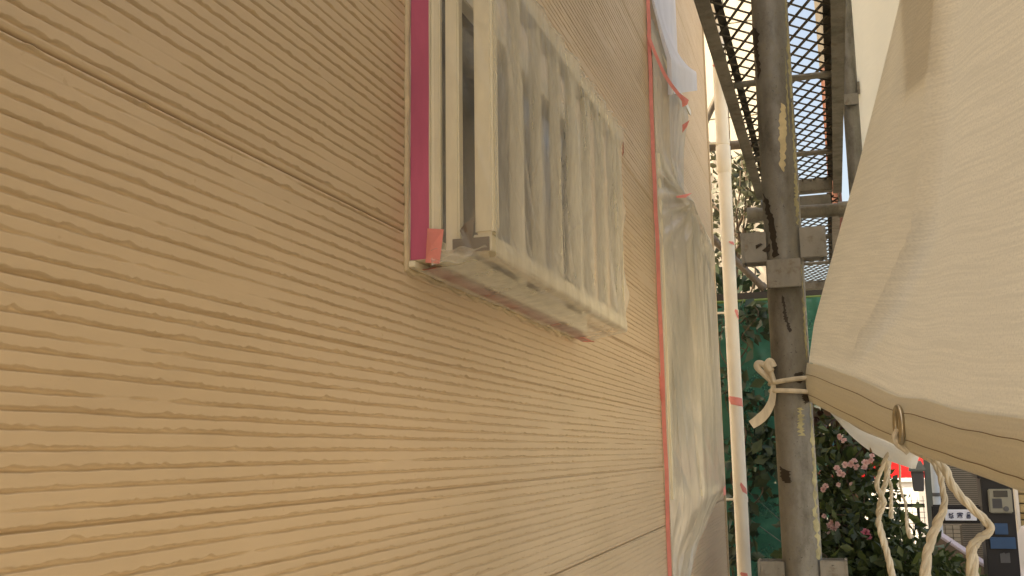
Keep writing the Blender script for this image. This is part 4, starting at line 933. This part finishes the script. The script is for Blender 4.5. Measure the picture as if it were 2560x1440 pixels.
lb = MB(); lb.add([(l.x + sx * w, YQ - 0.025 + sy * w, z_) for z_, w in ((zt_ + .0028, .027), (zt_ - .085, .021)) for sx, sy in ((-1, -1), (1, -1), (1, 1), (-1, 1))], [(0, 1, 2, 3), (7, 6, 5, 4), (0, 4, 5, 1), (1, 5, 6, 2), (2, 6, 7, 3), (3, 7, 4, 0)])
lb.build('lamp_body', 'slat_grey', lp, bevel=0.003)
MB().tube([(l.x + 0.02, YQ - 0.02, zt_ + 0.02), (c.x, YQ - 0.02, zt_ + 0.02)], 0.006, 8).build('lamp_arm', 'post_green', lp)
pp = thing('drain_pipe', 'pale blue grey pipe standing right of the garden post', 'pipe')
c2 = q(2338, 1220, 5.2); MB().tube([(c2.x, 5.2, GZ), (c2.x, 5.2, q(2338, 1130, 5.2).z)], 0.020, 18).build('pipe', 'pipe_pale', pp, True)
MB().tube([(c2.x, 5.2, q(2338, 1236, 5.2).z - .008), (c2.x, 5.2, q(2338, 1236, 5.2).z + .008)], 0.023, 18).build('clip', 'slat_grey', pp, True)
# shutter behind the gate post: thin slats, too fine to pick apart
M['shutter'] = pmat('grey_shutter', (0.20, 0.185, 0.155), 0.6)
st = thing('slatted_screen', 'grey finely slatted screen behind the name plate', 'screen'); YS = 6.0
sa, sb = q(2344, 1200, YS).x, q(2470, 1200, YS).x; z0_, z1_ = GZ, q(2400, 1140, YS).z
m = MB(); z = z1_
while z > z1_ - 0.75: m.box(sa, sb, YS, YS + 0.008 + 0.004 * random.random(), z - 0.0075, z); z -= 0.0105
sl_ = m.build('slats', 'shutter', st); sl_['kind'] = 'stuff'
box('backing', (sa, sb, YS + 0.013, YS + 0.03, GZ, z1_), 'post_black', st)
# pale tiled wall patch below the screen
M['tile_pale'] = pmat('pale_tile', (0.33, 0.30, 0.24), 0.7, var=0.15, vscale=20); M['joint'] = pmat('mortar_joint', (0.15, 0.13, 0.10), 0.9)
tw_ = thing('tiled_wall', 'low pale tiled wall under the slatted screen', 'wall'); YT = 5.85
t0, t1 = q(2345, 1312, YT), q(2412, 1400, YT)
box('core', (t0.x, t1.x, YT + 0.006, YT + 0.06, GZ, t0.z), 'joint', tw_)
tw, thh = 0.036, 0.021; tile0 = None; nx_ = int((t1.x - t0.x) / tw)
for j in range(12):
    for i in range(nx_):
        if tile0 is None: o = tile0 = MB().box(0, tw - .004, 0, .012, 0, thh - .003).build('tile', 'tile_pale', tw_)
        else: o = link(tile0.copy(), tw_)
        o.location = (t0.x + i * tw, YT - 0.003 * ((i * 7 + j * 3) % 3) / 3, t0.z - (j + 1) * thh)
# sloped brown side wall with a lavender cap
M['brown_wall'] = pmat('brown_render', (0.105, 0.08, 0.06), 0.85); M['cap'] = pmat('lavender_cap', (0.40, 0.37, 0.42), 0.6)
sw = thing('side_wall', 'brown sloping stair wall with a pale lavender coping below the name plate', 'wall')
A0, A1 = q(2335, 1335, 4.9), q(2500, 1445, 4.6)
raw('wall', [(A0.x, 4.9, A0.z), (A1.x, 4.6, A1.z), (A1.x, 4.6, GZ), (A0.x, 4.9, GZ), (A0.x, 5.0, A0.z), (A1.x, 4.7, A1.z), (A1.x, 4.7, GZ), (A0.x, 5.0, GZ)],
    [(0, 3, 2, 1), (4, 5, 6, 7), (0, 1, 5, 4), (1, 2, 6, 5), (2, 3, 7, 6), (3, 0, 4, 7)], 'brown_wall', sw)
MB().bar((A0.x, 4.94, A0.z + 0.012), (A1.x, 4.64, A1.z + 0.012), 0.035, 0.018).build('coping', 'cap', sw, bevel=0.002)

# yellow brick wall, each brick its own
M['brick'] = pmat('yellow_brick', (0.46, 0.35, 0.17), 0.8, var=0.18, vscale=14, bump_s=0.5, bscale=70); M['brick_dark'] = pmat('ochre_brick', (0.40, 0.28, 0.12), 0.8, var=0.18, vscale=14, bump_s=0.5, bscale=70)
bw = thing('brick_wall', 'sunlit yellow split-face brick wall at the right edge', 'wall'); YW = 5.6
bx0, bz1 = q(2541, 1200, YW).x, q(2550, 1130, YW).z
box('core', (bx0, bx0 + 0.9, YW + 0.02, YW + 0.12, GZ, bz1), 'joint', bw)
box('end_trim', (bx0 - 0.016, bx0 - 0.001, YW - 0.02, YW + 0.12, GZ, bz1), 'plaster_white', bw, 0.001)
proto = [MB().box(0, 0.170, 0, 0.03, 0, 0.040).build('brick', 'brick', bw, bevel=0.004), MB().box(0, 0.170, 0, 0.03, 0, 0.026).build('brick', 'brick_dark', bw, bevel=0.004)]
first = [True, True]; z = bz1; j = 0
while z > GZ + 0.5:
    k = j % 2 if j % 5 else 0; hgt = (0.040, 0.026)[k]; z -= hgt + 0.006
    for i in range(-1, 5):
        xq = bx0 + i * 0.176 + (0.088 if j % 2 else 0)
        half_ = xq < bx0 - 0.001
        if xq < bx0 - 0.1 or xq > bx0 + 0.75: continue
        o = proto[k] if first[k] else link(proto[k].copy(), bw); first[k] = False
        if half_: o.scale.x = 0.48; xq = bx0
        o.location = (xq, YW - 0.01 - 0.008 * random.random(), z)
    if j % 2:
        pass
    j += 1

# ------------------------------------------------------------------ street: white wall, cars
M['white_wall'] = pmat('white_garden_wall', (0.78, 0.77, 0.74), 0.8, var=0.04)
gw = thing('garden_wall', 'overexposed white garden wall behind the mesh fence', 'wall'); YV = 8.6
zt2 = q(2240, 1206, YV).z
box('wall', (q(2040, 1240, YV).x, q(2420, 1240, YV).x, YV, YV + 0.12, GZ, zt2), 'white_wall', gw, 0.01)
box('coping', (q(2040, 1240, YV).x - 0.02, q(2420, 1240, YV).x + 0.02, YV - 0.02, YV + 0.14, zt2 + 0.0005, zt2 + 0.03), 'white_wall', gw, 0.006)
def car(name, label, loc, rotz, paint, h=1.62):
    t = thing(name, label, 'car', 'parked cars'); L = 3.4; W_ = 0.74
    prof_ = [(-1.70, .35), (-1.72, .75), (-1.62, 1.05), (-1.30, h - .04), (-.2, h), (.45, h - .06), (1.0, 1.08), (1.55, .95), (1.70, .72), (1.70, .35)]
    vs, fs = [], []; secs = ((-W_, .0), (-W_ * .97, .0), (W_ * .97, .0), (W_, .0)); n_ = len(prof_)
    for k, (w, _) in enumerate(secs):
        for (x, z) in prof_:
            tuck = 0.10 * max(0, (z - 0.95) / (h - 0.95)); vs.append((x * (1 if k in (1, 2) else .985), w * (1 - tuck), 0.35 + (z - .35) * (1 if k in (1, 2) else .985)))
    for k in range(3):
        for i in range(n_): i2 = (i + 1) % n_; fs.append((k * n_ + i, k * n_ + i2, (k + 1) * n_ + i2, (k + 1) * n_ + i))
    fs += [tuple(range(n_))[::-1], tuple(3 * n_ + i for i in range(n_))]
    m = MB().add(vs, fs); m.build('body', paint, t, True, 0.03)
    for s_ in (-1, 1):
        yw = s_ * (W_ * 0.945)
        raw('side_window', [(-1.38, s_ * (W_ * .985) , 1.06), (.72, s_ * (W_ * .985), 1.06), (.34, s_ * (W_ * .905), h - .12), (-1.18, s_ * (W_ * .905), h - .12)], [(0, 1, 2, 3)], 'glass_dark', t)
        box('door_handle', (-.35, -.18, s_ * W_ * 1.0 - .012, s_ * W_ * 1.0 + .012, .93, .96), paint, t)
        for x in (-1.1, 1.1):
            w = MB().tube([(x, s_ * (W_ - .16), .28), (x, s_ * (W_ + .005), .28)], .28, 24).build('wheel', 'rail_black', t, True); MB().tube([(x, s_ * (W_ + .0055), .28), (x, s_ * (W_ + .012), .28)], .17, 20).build('rim', 'alu', w, True)
        box('headlight', (1.685, 1.722, s_ * .55 - .12, s_ * .55 + .12, .70, .82), 'plate_white', t, .01)
        box('tail_light', (-1.742, -1.70, s_ * .62 - .06, s_ * .62 + .06, .80, 1.02), 'car_red', t, .005)
    raw('windscreen', [(.50, -.62, h - .11), (.50, .62, h - .11), (.98, .68, 1.12), (.98, -.68, 1.12)], [(0, 1, 2, 3)], 'glass_dark', t)
    for o in t.children: o.location.z += 0
    t.location = loc; t.rotation_euler = (0, 0, rotz); return t
def paint(name, c):
    m, nt, out = new_mat(name); p = nt.nodes.new('ShaderNodeBsdfPrincipled')
    nt.links.new(ramp(nt, noise(nt, coords(nt), 3), [(.3, tuple(x * .95 for x in c)), (.7, c)]), p.inputs['Base Color']); p.inputs['Roughness'].default_value = 0.28; p.inputs['Coat Weight'].default_value = 0.6; nt.links.new(p.outputs[0], out.inputs[0]); return m
M['car_red'] = paint('red_car_paint', (0.50, 0.012, 0.016)); M['car_blue'] = paint('blue_car_paint', (0.05, 0.09, 0.35)); M['car_white'] = paint('white_car_paint', (0.75, 0.76, 0.80))
car('parked_car', 'red car parked behind the white garden wall', (0.95, 10.0, GZ + .006), 0.0, 'car_red', 1.52)
car('parked_car', 'blue car glimpsed through the top of the rose bush', (0.35, 14.6, GZ), 0.0, 'car_blue', 1.62)
wc = car('parked_car', 'white car corner at the lower right edge beside the brick wall', (2.372, 4.72, GZ), R_(180), 'car_white', 1.5)
wc.scale = (1, 1, 1.2)
